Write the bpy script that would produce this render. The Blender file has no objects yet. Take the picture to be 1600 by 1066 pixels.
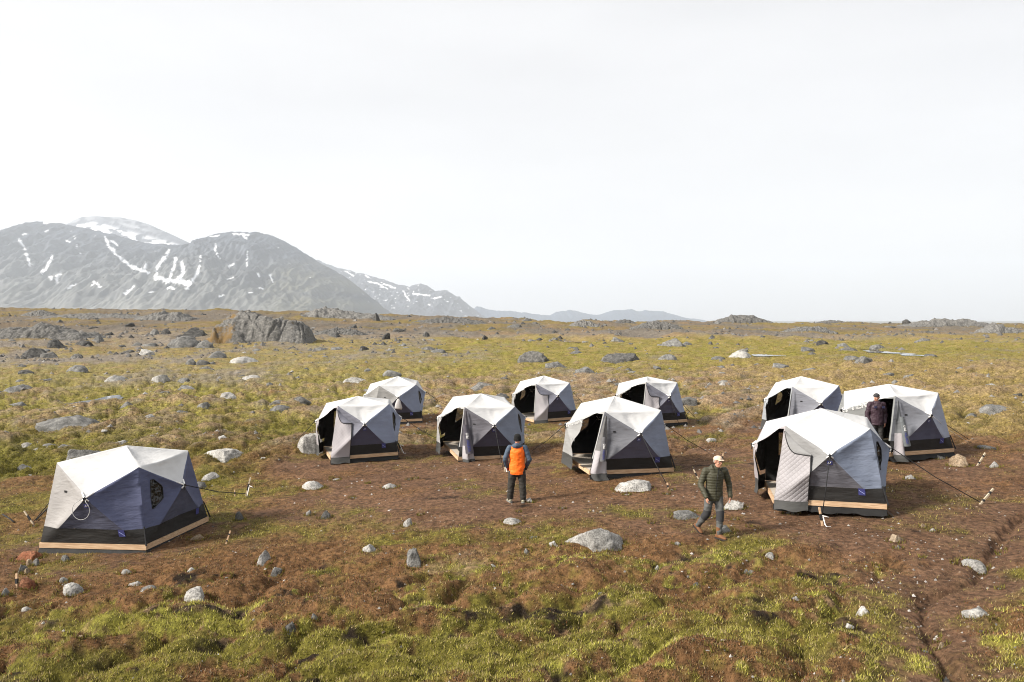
import bpy, bmesh, math, random
import numpy as np
from mathutils import Vector, Matrix, noise as mnoise
C = bpy.context.scene.collection
scene = bpy.context.scene
R = math.radians
random.seed(5)
RNG = np.random.default_rng(11)

# ------------------------------------------------------------------ camera
CAMZ, FPX, PITCH, CX, CY = 4.65, 1200.0, 0.0297977, 800.0, 533.0
cam_data = bpy.data.cameras.new('camera')
cam_data.sensor_width = 36.0
cam_data.lens = FPX / 1600.0 * 36.0
cam_data.clip_start = 0.1
cam_data.clip_end = 60000.0
cam = bpy.data.objects.new('camera', cam_data)
C.objects.link(cam)
cam.location = (0, 0, CAMZ)
cam.rotation_euler = (math.pi / 2 - PITCH, 0, 0)
scene.camera = cam

# ------------------------------------------------------------------ sky, sun, exposure
SUN_V = Vector((-0.80, -0.30, 0.60)).normalized()      # towards the sun
SUN_EL = math.asin(SUN_V.z)
SUN_ROT = math.atan2(SUN_V.x, SUN_V.y)
world = bpy.data.worlds.new('World')
scene.world = world
world.use_nodes = True
nt = world.node_tree
nt.nodes.clear()
wo = nt.nodes.new('ShaderNodeOutputWorld')
bg = nt.nodes.new('ShaderNodeBackground')
sky = nt.nodes.new('ShaderNodeTexSky')
sky.sky_type = 'NISHITA'
sky.sun_disc = False
sky.sun_elevation = SUN_EL
sky.sun_rotation = SUN_ROT
sky.air_density = 1.0
sky.dust_density = 3.0
hs = nt.nodes.new('ShaderNodeHueSaturation')
hs.inputs['Saturation'].default_value = 0.22
nt.links.new(sky.outputs[0], hs.inputs['Color'])
tcw = nt.nodes.new('ShaderNodeTexCoord')
mpw = nt.nodes.new('ShaderNodeMapping')
mpw.inputs['Scale'].default_value = (1.2, 1.2, 5.0)
nzw = nt.nodes.new('ShaderNodeTexNoise')
nzw.inputs['Scale'].default_value = 1.6
nzw.inputs['Detail'].default_value = 5.0
nt.links.new(tcw.outputs['Generated'], mpw.inputs[0])
nt.links.new(mpw.outputs[0], nzw.inputs['Vector'])
crw = nt.nodes.new('ShaderNodeValToRGB')                # thin high cloud sheet
crw.color_ramp.elements[0].position = 0.3
crw.color_ramp.elements[0].color = (4.15, 4.1, 4.12, 1)
crw.color_ramp.elements[1].position = 0.75
crw.color_ramp.elements[1].color = (4.98, 4.92, 4.9, 1)
nt.links.new(nzw.outputs[0], crw.inputs[0])
mxw = nt.nodes.new('ShaderNodeMix')
mxw.data_type = 'RGBA'
mxw.inputs[0].default_value = 0.72
nt.links.new(hs.outputs[0], mxw.inputs[6])
nt.links.new(crw.outputs[0], mxw.inputs[7])
nt.links.new(mxw.outputs[2], bg.inputs[0])
bg.inputs[1].default_value = 0.1
nt.links.new(bg.outputs[0], wo.inputs[0])

sun_d = bpy.data.lights.new('sun', 'SUN')
sun_d.energy = 4.2
sun_d.angle = R(12.0)
sun_d.color = (1.0, 0.93, 0.84)
sun = bpy.data.objects.new('sun', sun_d)
C.objects.link(sun)
sun.rotation_euler = SUN_V.to_track_quat('Z', 'Y').to_euler()

vs = scene.view_settings
vs.view_transform = 'Standard'
vs.look = 'None'
vs.exposure = 1.08
vs.gamma = 1.0
scene.cycles.use_denoising = True
scene.cycles.filter_width = 1.05
scene.cycles.max_bounces = 6
scene.cycles.diffuse_bounces = 3
scene.cycles.volume_bounces = 3
scene.cycles.transparent_max_bounces = 12

# ------------------------------------------------------------------ object helpers
ORG = {}
def tag(o, label=None, cat=None, group=None, kind=None):
    if label: o['label'] = label
    if cat: o['category'] = cat
    if group: o['group'] = group
    if kind: o['kind'] = kind
    return o
def empty(name, loc, label=None, cat=None, group=None):
    o = bpy.data.objects.new(name, None)
    C.objects.link(o)
    o.location = loc
    o.empty_display_size = 0.2
    ORG[o.name] = Vector(loc)
    return tag(o, label, cat, group)
class MB:
    def __init__(s):
        s.v = []; s.f = []; s.m = []; s.n = 0
    def add(s, verts, faces, mi=0):
        verts = np.asarray(verts, float).reshape(-1, 3)
        k = s.n
        s.v.append(verts); s.n += len(verts)
        for f in faces:
            s.f.append(tuple(int(i) + k for i in f)); s.m.append(mi)
    def grid(s, P, mi=0, flip=False):
        P = np.asarray(P, float)
        a, b = P.shape[:2]
        F = []
        for i in range(a - 1):
            for j in range(b - 1):
                q = (i*b+j, i*b+j+1, (i+1)*b+j+1, (i+1)*b+j)
                F.append(q[::-1] if flip else q)
        s.add(P.reshape(-1, 3), F, mi)
    def hexa(s, c8, mi=0):
        s.add(c8, [(0,3,2,1),(4,5,6,7),(0,1,5,4),(1,2,6,5),(2,3,7,6),(3,0,4,7)], mi)
    def box(s, c, size, rz=0.0, mi=0):
        x, y, z = [q/2 for q in size]
        ca, sa = math.cos(rz), math.sin(rz)
        pts = [(-x,-y,-z),(x,-y,-z),(x,y,-z),(-x,y,-z),(-x,-y,z),(x,-y,z),(x,y,z),(-x,y,z)]
        s.hexa([(c[0]+ca*a-sa*b, c[1]+sa*a+ca*b, c[2]+d) for a, b, d in pts], mi)
    def beam(s, p, q, w, h, mi=0, up=(0,0,1)):
        p = Vector(p); q = Vector(q); d = (q-p).normalized()
        sd = d.cross(Vector(up)).normalized(); u = sd.cross(d)
        c8 = [p-sd*w/2-u*h/2, q-sd*w/2-u*h/2, q+sd*w/2-u*h/2, p+sd*w/2-u*h/2,
              p-sd*w/2+u*h/2, q-sd*w/2+u*h/2, q+sd*w/2+u*h/2, p+sd*w/2+u*h/2]
        s.hexa([tuple(x) for x in c8], mi)
    def tube(s, pts, rad, n=8, mi=0, ref=None, caps=True):
        pts = [Vector(p) for p in pts]
        m = len(pts)
        if not isinstance(rad, (list, tuple)): rad = [rad]*m
        rings = []; prev = None
        for i, p in enumerate(pts):
            d = (pts[min(i+1, m-1)] - pts[max(i-1, 0)])
            if d.length < 1e-9: d = Vector((0,0,1))
            d.normalize()
            if ref is not None: a = Vector(ref)
            elif prev is not None: a = prev
            else: a = Vector((1,0,0)) if abs(d.x) < .8 else Vector((0,1,0))
            a = (a - d*a.dot(d))
            if a.length < 1e-6: a = d.orthogonal()
            a.normalize(); b = d.cross(a); prev = a
            r = rad[i]
            ra, rb = (r, r) if not isinstance(r, (tuple, list)) else r
            rings.append([tuple(p + a*(ra*math.cos(t)) + b*(rb*math.sin(t))) for t in [2*math.pi*k/n for k in range(n)]])
        V = [q for r_ in rings for q in r_]
        F = []
        for i in range(m-1):
            for k in range(n):
                k2 = (k+1) % n
                F.append((i*n+k, i*n+k2, (i+1)*n+k2, (i+1)*n+k))
        if caps:
            F.append(tuple(range(n-1, -1, -1))); F.append(tuple((m-1)*n+k for k in range(n)))
        s.add(V, F, mi)
    def ball(s, c, r, mi=0, nu=12, nv=8):
        rx, ry, rz = (r, r, r) if not isinstance(r, (tuple, list)) else r
        V = [(c[0], c[1], c[2]-rz)]
        for i in range(1, nv):
            t = -math.pi/2 + math.pi*i/nv
            for k in range(nu):
                p = 2*math.pi*k/nu
                V.append((c[0]+rx*math.cos(t)*math.cos(p), c[1]+ry*math.cos(t)*math.sin(p), c[2]+rz*math.sin(t)))
        V.append((c[0], c[1], c[2]+rz))
        F = [(0, 1+(k+1) % nu, 1+k) for k in range(nu)]
        for i in range(nv-2):
            for k in range(nu):
                F.append((1+i*nu+k, 1+i*nu+(k+1) % nu, 1+(i+1)*nu+(k+1) % nu, 1+(i+1)*nu+k))
        L = len(V)-1
        F += [(L, 1+(nv-2)*nu+k, 1+(nv-2)*nu+(k+1) % nu) for k in range(nu)]
        s.add(V, F, mi)
    def mesh(s, name, origin=(0,0,0), smooth=False, weld=0.0, outward=None):
        V = np.concatenate(s.v) if s.v else np.zeros((0, 3))
        me = bpy.data.meshes.new(name)
        me.from_pydata((V - np.array(origin)).tolist(), [], s.f)
        me.polygons.foreach_set('material_index', s.m)
        if weld > 0 or outward is not None:
            bm = bmesh.new(); bm.from_mesh(me)
            if weld > 0: bmesh.ops.remove_doubles(bm, verts=bm.verts, dist=weld)
            if outward is not None:
                oc = Vector(outward) - Vector(origin)
                bm.normal_update()
                for f in bm.faces:
                    if f.normal.dot(f.calc_center_median() - oc) < 0: f.normal_flip()
            bm.to_mesh(me); bm.free()
        if smooth: me.polygons.foreach_set('use_smooth', [True]*len(me.polygons))
        me.update()
        return me
    def build(s, name, mats, parent=None, smooth=False, weld=0.0, outward=None, origin=None):
        org = ORG.get(parent.name, Vector((0,0,0))) if parent is not None else Vector(origin or (0,0,0))
        me = s.mesh(name, org, smooth, weld, outward)
        for m in (mats if isinstance(mats, (list, tuple)) else [mats]): me.materials.append(m)
        o = bpy.data.objects.new(name, me)
        C.objects.link(o)
        if parent is not None:
            o.parent = parent; ORG[o.name] = org
        else:
            o.location = org; ORG[o.name] = org
        return o

# ------------------------------------------------------------------ numpy noise
def _hash(ix, iy, seed):
    h = (ix.astype(np.int64)*374761393 + iy.astype(np.int64)*668265263 + seed*974711) & 0xffffffff
    h = ((h ^ (h >> 13))*1274126177) & 0xffffffff
    h = ((h ^ (h >> 16))*2246822519) & 0xffffffff
    return (h ^ (h >> 15)) & 0xffffffff
def perlin(x, y, seed=0):
    x = np.asarray(x, float); y = np.asarray(y, float)
    xi = np.floor(x); yi = np.floor(y)
    xf = x-xi; yf = y-yi
    u = xf*xf*xf*(xf*(xf*6-15)+10); w = yf*yf*yf*(yf*(yf*6-15)+10)
    def g(dx, dy):
        a = _hash(xi+dx, yi+dy, seed)*(2*np.pi/4294967296.0)
        return np.cos(a)*(xf-dx) + np.sin(a)*(yf-dy)
    n0 = g(0,0)*(1-u)+g(1,0)*u
    n1 = g(0,1)*(1-u)+g(1,1)*u
    return (n0*(1-w)+n1*w)*1.5
def fbm(x, y, oct=4, seed=0, gain=.5, lac=2.03):
    s = 0; a = 1.0; t = 0
    for o in range(oct):
        s = s + a*perlin(x, y, seed+o*17); t += a
        a *= gain; x = np.asarray(x)*lac+3.1; y = np.asarray(y)*lac-1.7
    return s/t
def ridged(x, y, oct=4, seed=0, gain=.5):
    s = 0; a = 1.0; t = 0
    for o in range(oct):
        s = s + a*(1-2*np.abs(perlin(x, y, seed+o*13))); t += a
        a *= gain; x = np.asarray(x)*2.1+1.3; y = np.asarray(y)*2.1+4.2
    return s/t
def sstep(a, b, x):
    t = np.clip((np.asarray(x, float)-a)/(b-a), 0, 1)
    return t*t*(3-2*t)

# ------------------------------------------------------------------ material helpers
def newmat(name):
    m = bpy.data.materials.new(name)
    m.use_nodes = True
    n = m.node_tree
    b = n.nodes['Principled BSDF']
    b.inputs['Specular IOR Level'].default_value = 0.3
    return m, n, b
def mat(name, col, rough=.8, var=.12, scale=8.0, bump=0.0, bscale=40.0, spec=.3, back=None, metal=0.0, transl=0.0):
    m, n, b = newmat(name)
    L = n.links.new
    b.inputs['Roughness'].default_value = rough
    b.inputs['Specular IOR Level'].default_value = spec
    b.inputs['Metallic'].default_value = metal
    tc = n.nodes.new('ShaderNodeTexCoord')
    nz = n.nodes.new('ShaderNodeTexNoise')
    nz.inputs['Scale'].default_value = scale; nz.inputs['Detail'].default_value = 5
    L(tc.outputs['Object'], nz.inputs['Vector'])
    cr = n.nodes.new('ShaderNodeValToRGB')
    cr.color_ramp.elements[0].position = .3; cr.color_ramp.elements[1].position = .7
    cr.color_ramp.elements[0].color = tuple(c*(1-var) for c in col)+(1,)
    cr.color_ramp.elements[1].color = tuple(min(1, c*(1+var)) for c in col)+(1,)
    L(nz.outputs[0], cr.inputs[0])
    src = cr.outputs[0]
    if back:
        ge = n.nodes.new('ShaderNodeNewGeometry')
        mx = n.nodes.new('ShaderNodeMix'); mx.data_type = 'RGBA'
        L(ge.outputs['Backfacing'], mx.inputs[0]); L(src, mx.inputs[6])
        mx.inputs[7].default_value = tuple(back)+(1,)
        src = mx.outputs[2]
    L(src, b.inputs['Base Color'])
    if bump:
        n2 = n.nodes.new('ShaderNodeTexNoise')
        n2.inputs['Scale'].default_value = bscale; n2.inputs['Detail'].default_value = 4
        L(tc.outputs['Object'], n2.inputs['Vector'])
        bp = n.nodes.new('ShaderNodeBump')
        bp.inputs['Strength'].default_value = bump; bp.inputs['Distance'].default_value = .02
        L(n2.outputs[0], bp.inputs['Height']); L(bp.outputs[0], b.inputs['Normal'])
    return m

# ------------------------------------------------------------------ terrain function
KEYS = {
 'T1': {'apex': [-9.23, 18.286, 1.609], 'FL': [-10.383, 17.433, 1.354], 'FR': [-8.396, 17.19, 1.299], 'BR': [-8.11, 19.142, 1.337], 'BL': [-10.096, 19.384, 1.312], 'bFL': [-10.676, 17.194, -0.417], 'bFR': [-8.115, 16.882, -0.381], 'bBR': [-7.718, 19.397, -0.396], 'bBL': [-10.343, 19.709, -0.377], 'A': [-9.351, 16.713, 0.702], 'B': [-7.781, 18.094, 0.696], 'C': [-9.045, 19.868, 0.731], 'Z': [-10.819, 18.486, 0.723]},
 'T2': {'apex': [-5.678, 28.203, 1.782], 'FL': [-6.131, 26.966, 1.569], 'FR': [-4.42, 27.546, 1.572], 'BR': [-4.705, 29.427, 1.534], 'BL': [-6.991, 28.847, 1.451], 'bFL': [-6.321, 26.574, -0.176], 'bFR': [-4.072, 27.322, -0.133], 'bBR': [-4.741, 29.746, -0.196], 'bBL': [-7.166, 28.999, -0.22], 'A': [-5.129, 26.663, 0.955], 'B': [-4.145, 28.653, 0.92], 'C': [-6.059, 29.705, 0.892], 'Z': [-7.111, 27.715, 0.913]},
 'T3': {'apex': [-5.723, 38.51, 1.733], 'FL': [-6.469, 37.327, 1.37], 'FR': [-4.731, 37.769, 1.379], 'BR': [-4.872, 39.686, 1.412], 'BL': [-7.255, 39.245, 1.284], 'bFL': [-6.774, 36.969, -0.301], 'bFR': [-4.404, 37.538, -0.272], 'bBR': [-4.872, 40.009, -0.301], 'bBL': [-7.343, 39.44, -0.328], 'A': [-5.495, 36.951, 0.831], 'B': [-4.382, 38.858, 0.893], 'C': [-6.191, 40.05, 0.789], 'Z': [-7.384, 38.144, 0.789]},
 'T4': {'apex': [-1.116, 27.84, 1.912], 'FL': [-1.648, 26.645, 1.561], 'FR': [0.102, 27.166, 1.523], 'BR': [-0.292, 29.066, 1.646], 'BL': [-2.194, 28.545, 1.723], 'bFL': [-1.865, 26.378, -0.153], 'bFR': [0.496, 27.049, -0.163], 'bBR': [-0.175, 29.497, -0.035], 'bBL': [-2.623, 28.826, 0.001], 'A': [-0.606, 26.348, 0.954], 'B': [0.487, 28.305, 1.004], 'C': [-1.469, 29.419, 1.108], 'Z': [-2.687, 27.463, 1.074]},
 'T5': {'apex': [1.615, 38.684, 1.752], 'FL': [1.186, 37.39, 1.443], 'FR': [2.868, 38.165, 1.44], 'BR': [2.139, 39.974, 1.433], 'BL': [0.425, 39.199, 1.419], 'bFL': [1.052, 37.006, -0.279], 'bFR': [3.292, 38.005, -0.242], 'bBR': [2.293, 40.336, -0.26], 'bBL': [-0.038, 39.337, -0.268], 'A': [2.239, 37.216, 0.897], 'B': [3.086, 39.305, 0.857], 'C': [0.997, 40.14, 0.841], 'Z': [0.016, 38.051, 0.844]},
 'T6': {'apex': [3.185, 23.735, 2.236], 'FL': [2.73, 22.522, 1.907], 'FR': [4.491, 23.059, 1.88], 'BR': [3.975, 24.957, 1.904], 'BL': [2.204, 24.421, 1.942], 'bFL': [2.251, 22.199, 0.207], 'bFR': [4.852, 22.89, 0.168], 'bBR': [4.129, 25.337, 0.205], 'bBL': [1.682, 24.646, 0.273], 'A': [3.736, 22.215, 1.292], 'B': [4.814, 24.183, 1.285], 'C': [2.846, 25.284, 1.355], 'Z': [1.648, 23.316, 1.399]},
 'T7': {'apex': [6.27, 35.526, 1.947], 'FL': [5.993, 34.176, 1.804], 'FR': [7.568, 35.128, 1.713], 'BR': [6.658, 36.854, 1.621], 'BL': [5.006, 35.902, 1.601], 'bFL': [5.742, 33.729, 0.066], 'bFR': [8.01, 34.956, 0.024], 'bBR': [6.738, 37.18, -0.091], 'bBL': [4.515, 35.953, -0.038], 'A': [7.026, 34.099, 1.154], 'B': [7.655, 36.264, 1.063], 'C': [5.491, 36.889, 1.031], 'Z': [4.721, 34.724, 1.148]},
 'T8': {'apex': [7.553, 18.706, 2.45], 'FL': [6.437, 18.001, 2.125], 'FR': [8.192, 17.487, 2.124], 'BR': [8.996, 19.394, 2.141], 'BL': [6.61, 19.908, 1.967], 'bFL': [6.076, 17.754, 0.456], 'bFR': [8.404, 17.091, 0.479], 'bBR': [9.131, 19.548, 0.395], 'bBL': [6.675, 20.211, 0.355], 'A': [7.128, 17.14, 1.569], 'B': [9.038, 18.266, 1.543], 'C': [7.97, 20.223, 1.476], 'Z': [6.014, 19.097, 1.497]},
 'T9': {'apex': [12.011, 31.828, 2.239], 'FL': [11.274, 30.821, 1.903], 'FR': [13.173, 30.866, 1.938], 'BR': [13.115, 32.838, 1.925], 'BL': [11.282, 32.793, 1.892], 'bFL': [10.938, 30.539, 0.179], 'bFR': [13.479, 30.598, 0.221], 'bBR': [13.421, 33.139, 0.236], 'bBL': [10.879, 33.081, 0.194], 'A': [12.198, 30.239, 1.271], 'B': [13.755, 31.87, 1.343], 'C': [12.124, 33.427, 1.327], 'Z': [10.468, 31.796, 1.257]},
 'T10': {'apex': [11.984, 24.365, 2.56], 'FL': [11.566, 23.094, 2.302], 'FR': [13.225, 23.769, 2.34], 'BR': [12.58, 25.626, 2.267], 'BL': [10.817, 24.951, 2.265], 'bFL': [11.199, 22.698, 0.651], 'bFR': [13.635, 23.568, 0.641], 'bBR': [12.722, 25.962, 0.558], 'bBL': [10.329, 25.092, 0.603], 'A': [12.507, 22.848, 1.752], 'B': [13.48, 24.895, 1.687], 'C': [11.434, 25.851, 1.686], 'Z': [10.259, 23.804, 1.79]},
}
CTRL = []
for k in KEYS.values():
    b = np.array([k[q] for q in ('bFL','bFR','bBR','bBL')])
    c = b.mean(0); CTRL.append((c[0], c[1], b[:,2].min()-.19))
CTRL = np.array(CTRL + [[-12, 11, -.75], [-3, 11, -.35], [4, 11, -.1], [11, 11, .25], [0, 50, -.45], [-20, 50, -.8], [25, 50, .6], [-25, 25, -.9], [22, 22, .75]])
_A = np.c_[CTRL[:,0], CTRL[:,1], np.ones(len(CTRL))]
_PL = np.linalg.lstsq(_A, CTRL[:,2], rcond=None)[0]
_RES = CTRL[:,2] - _A @ _PL
def zsmooth(x, y):
    w = 0; s = 0
    for (cx, cy, cz), r in zip(CTRL, _RES):
        k = np.exp(-((x-cx)**2+(y-cy)**2)/(2*3.2**2))
        s = s + k*r; w = w + k
    return _PL[0]*np.clip(x, -30, 30) + _PL[1]*np.clip(y, 0, 60) + _PL[2] + s/(w+.18)
CRX = np.array([-400, 0, 200, 400, 600, 750, 900, 1070, 1150, 1400, 1600, 2000.])
CRY = np.array([477.5, 478, 480, 481, 487, 492, 497, 498.5, 500, 502, 503, 503.])
GUL = np.array([(900., 9000.), (901., 9000.)])
def seg_dist(x, y, pts):
    d = np.full(np.shape(x), 1e9)
    for (ax, ay), (bx, by) in zip(pts[:-1], pts[1:]):
        vx, vy = bx-ax, by-ay
        t = np.clip(((x-ax)*vx+(y-ay)*vy)/(vx*vx+vy*vy), 0, 1)
        d = np.minimum(d, np.hypot(x-ax-t*vx, y-ay-t*vy))
    return d
PUDDLES = []       # filled in below: (x, y, z, rx, ry)
TENTC = np.array([np.array([k[q] for q in ('bFL','bFR','bBR','bBL')]).mean(0) for k in KEYS.values()])
def camp_mask(x, y):
    """1 on the trampled ground round the tents"""
    d = np.full(np.shape(x), 1e9)
    for c in TENTC: d = np.minimum(d, np.hypot(x-c[0], (y-c[1]+.6)*.85))
    m = 1-sstep(1.8, 4.0, d+1.4*fbm(x*.5, y*.5, 3, 91))
    p = seg_dist(x, y, [(-6,20.5),(-1,20.0),(5,18.2),(10,15.2),(16,14.2)])
    q = seg_dist(x, y, [(-5,23),(0,22.6),(7,25),(9,22)])
    m2 = 1-sstep(.5, 2.4, p+1.5*fbm(x*.45, y*.45, 3, 44))
    m3 = 1-sstep(.6, 2.6, q+1.5*fbm(x*.45, y*.45, 3, 45))
    m4 = .9*(1-sstep(.5, 1.7, seg_dist(x, y, GUL)+.9*fbm(x*.6, y*.6, 3, 46)))
    return np.maximum(np.maximum(m, m2), np.maximum(m3, m4))
def hummock(x, y):
    """rounded cushions with narrow creases between them; runs slightly oblique"""
    wx = x+.35*fbm(x*.7, y*.7, 3, 141); wy = y+.35*fbm(x*.7+20, y*.7, 3, 142)
    rx = wx*.94+wy*.34; ry = -wx*.34+wy*.94
    far = sstep(18, 40, y)
    k = 1-.22*far
    a = np.abs(perlin(rx*.55*k, ry*.95*k, 21)); b = np.abs(perlin(rx*1.25*k+5, ry*1.7*k, 22)); c = perlin(rx*.22*k, ry*.4*k, 23)
    return 1.5*np.sqrt(a+.02)+.7*np.sqrt(b+.03)+.9*c-1.15
def ground(x, y, fine=True):
    x = np.asarray(x, float); y = np.asarray(y, float)
    yy = np.maximum(y, 6.0)
    z = zsmooth(x, y)
    px = CX + FPX*x/yy
    crest_r = 350.0 + 60*fbm(x*.006, x*0+3.3, 3, 5)
    zc = CAMZ + (497.2-np.interp(px, CRX, CRY))/FPX*crest_r - 3.0
    t = np.clip((y-45)/(crest_r-45), 0, 1)
    far = sstep(45, 110, y)
    zf = (z*(1-t) + zc*t)
    z = z*(1-far)+zf*far
    roll = sstep(45, 140, y)
    z = z + roll*(.9*fbm(x*.028, y*.02, 4, 71) + .35*ridged(x*.07, y*.05, 3, 72)*sstep(60, 150, y))*(1-.55*sstep(250, 350, y))
    z = z + sstep(200, 345, y)*2.1*np.maximum(0, ridged(x*.028+7, y*.016, 5, 75)+.02)
    back = np.maximum(y-crest_r, 0)
    z = z - back*.10*sstep(0, 60, back)
    z = np.where(y > crest_r+40, np.maximum(z, -60+2*fbm(x*.002, y*.002, 3, 8)), z)
    if fine:
        c = camp_mask(x, y)
        near = 1-sstep(60, 130, y)
        fg = 1-sstep(13.0, 17.0, y+.8*fbm(x*.3, y*.3, 2, 12))
        lft = sstep(0, -7, x+.02*y)
        hum = .19*fg + (.25+.14*lft)*sstep(22, 30, y)*(1-sstep(60, 100, y)) + .09
        hum = hum*(1-.92*c)
        z = z + near*hum*hummock(x, y)
        z = z + near*(.045*(1-.75*c))*(ridged(x*2.1, y*2.4, 3, 31))
        z = z + near*(.012+.012*(1-c))*fbm(x*6, y*6, 3, 33)
        z = z + (1-near)*(.35*ridged(x*.22, y*.14, 3, 34)+.8*np.maximum(0, ridged(x*.06+2, y*.035, 4, 35)-.05))*(1-sstep(330, 420, y))
        g = seg_dist(x, y, GUL) + .18*fbm(x*1.6, y*1.6, 3, 66)
        z = z - .15*np.exp(-(g/.11)**2) - .07*np.exp(-(g/.5)**2)
    for (qx, qy, qz, a, b) in PUDDLES:
        k = ((x-qx)/a)**2+((y-qy)/b)**2
        m = np.exp(-np.maximum(k-2.2, 0)*.55)
        z = z*(1-m)+(qz+.02)*m
    return z
def at(px, py, fine=True):
    """the point of the ground under an image point"""
    c, s = math.cos(PITCH), math.sin(PITCH)
    a = (px-CX)/FPX; b = -(py-CY)/FPX
    d = np.array([a, c+b*s, -s+b*c])
    t = np.concatenate([np.linspace(6, 60, 900), np.geomspace(60.1, 900, 900)])
    P = d[None]*t[:,None]
    h = P[:,2]+CAMZ-ground(P[:,0], P[:,1], fine)
    i = int(np.argmax(h < 0)) if (h < 0).any() else len(t)-1
    i = max(i, 1)
    t0, t1, h0, h1 = t[i-1], t[i], h[i-1], h[i]
    k = t0+(t1-t0)*(h0/(h0-h1+1e-12)) if h1 < 0 else t[i]
    q = d*k
    return Vector((q[0], q[1], float(ground(np.array([q[0]]), np.array([q[1]]), fine)[0])))
_g = []
for q in [(1640,795),(1592,805),(1560,842),(1538,878),(1520,903),(1485,915),(1446,922),(1443,950),(1450,985),(1470,1015),(1488,1062),(1500,1120)]:
    _p = at(q[0], q[1], False); _g.append((_p.x, _p.y))
GUL = np.array(_g)
for (px, py, w, h) in [(158, 627, 46, 7), (892, 534, 26, 2.5), (1200, 556.5, 60, 2), (1342, 546, 16, 3), (1382, 551.5, 38, 4), (1425, 556, 32, 2.2), (700, 548, 20, 1.2), (450, 516, 40, 1.3)]:
    p = at(px, py, False)
    D = p.y
    PUDDLES.append((p.x, p.y, float(p.z), w/2*D/FPX, max(h/2*D*D/(FPX*CAMZ)*1.6, .3)))

# ------------------------------------------------------------------ ground cover colours (albedo of what grows or lies there; the darkest also paints crease shade)
COLS = {'D': (.142,.083,.053), 'R': (.20,.110,.052), 'G': (.188,.172,.034), 'L': (.30,.29,.058), 'T': (.275,.198,.125),
        'K': (.024,.017,.012), 'Y': (.165,.095,.02), 'S': (.19,.168,.148), 'O': (.255,.198,.066)}
COLS = {k: np.array(v) for k, v in COLS.items()}
BLOBS = [  # kind, image x, y, half width, half height, weight
 ('D',1400,865,230,70,1.6),('D',950,790,300,30,1.6),('D',700,785,190,25,1.2),('D',620,745,150,25,1.4),('D',1480,775,130,45,1.2),('D',1250,735,70,30,1.4),('D',560,720,110,12,1.6),('D',1500,930,40,80,1.3),('D',1120,690,80,20,1.2),
 ('R',300,895,240,45,1.7),('R',90,965,120,35,1.5),('R',450,885,160,50,1.1),('R',760,905,230,35,1.4),('R',1090,940,170,35,1.3),('R',900,765,140,30,1.3),('R',500,765,90,25,1.2),('R',1250,905,70,28,1.8),('R',560,705,60,18,.8),('R',380,700,70,25,.7),('R',430,925,50,20,1.3),
 ('G',620,850,70,18,1.5),('G',700,835,70,22,1.4),('G',870,830,80,25,1.6),('G',450,1000,230,45,1.5),('G',800,1020,200,40,1.6),('G',1100,1000,240,45,1.5),('G',350,820,60,50,1.2),('G',1400,800,90,22,1.4),('G',1330,1000,120,35,1.3),('G',1560,840,55,28,1.4),('G',1550,985,55,38,1.3),('G',1150,722,45,14,1.6),('G',150,1010,120,40,1.4),('G',1470,800,70,18,1.1),('G',1400,950,60,22,1.3),('G',1180,850,70,20,.9),
 ('L',330,965,55,12,2.0),('L',480,1010,60,14,1.6),('L',750,975,60,13,1.6),('L',700,1045,160,16,2.0),('L',1050,1035,120,18,1.8),('L',1430,1035,40,20,2.4),('L',885,735,22,11,2.4),('L',620,1000,60,14,1.6),('L',100,1055,50,10,1.6),('L',1560,1010,40,15,1.6),('L',280,985,50,10,1.6),('L',1290,985,60,14,1.2),
 ('K',185,1012,42,20,2.6),('K',440,1010,30,16,2.4),('K',620,1028,55,14,2.0),('K',550,905,42,9,2.2),('K',1440,930,16,22,1.8),('K',340,850,40,10,1.5),('K',280,872,60,7,1.6),('K',80,1055,30,8,2),('K',690,905,16,6,2),('K',830,950,20,7,1.5),
 ('Y',400,940,45,16,2.0),('Y',540,1000,60,20,1.0),('Y',430,870,35,14,.9),('Y',600,880,25,9,1.4),('Y',380,960,30,12,1.5),
 ('T',1340,1020,60,16,1.2),('T',1100,1020,30,10,1.2),('T',690,885,40,12,1.2),('T',760,880,50,12,1.1),
]
_BW = []
def ground_blobs():
    for k, px, py, rx, ry, w in BLOBS:
        p = at(px, py, False); a = at(px, py-ry, False); b = at(px, min(py+ry, 1120), False)
        _BW.append((k, p.x, p.y, rx*p.y/FPX, max(.12, (a.y-b.y)/2), w, (a.x-b.x)/max(.01, a.y-b.y)))
ground_blobs()
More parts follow.
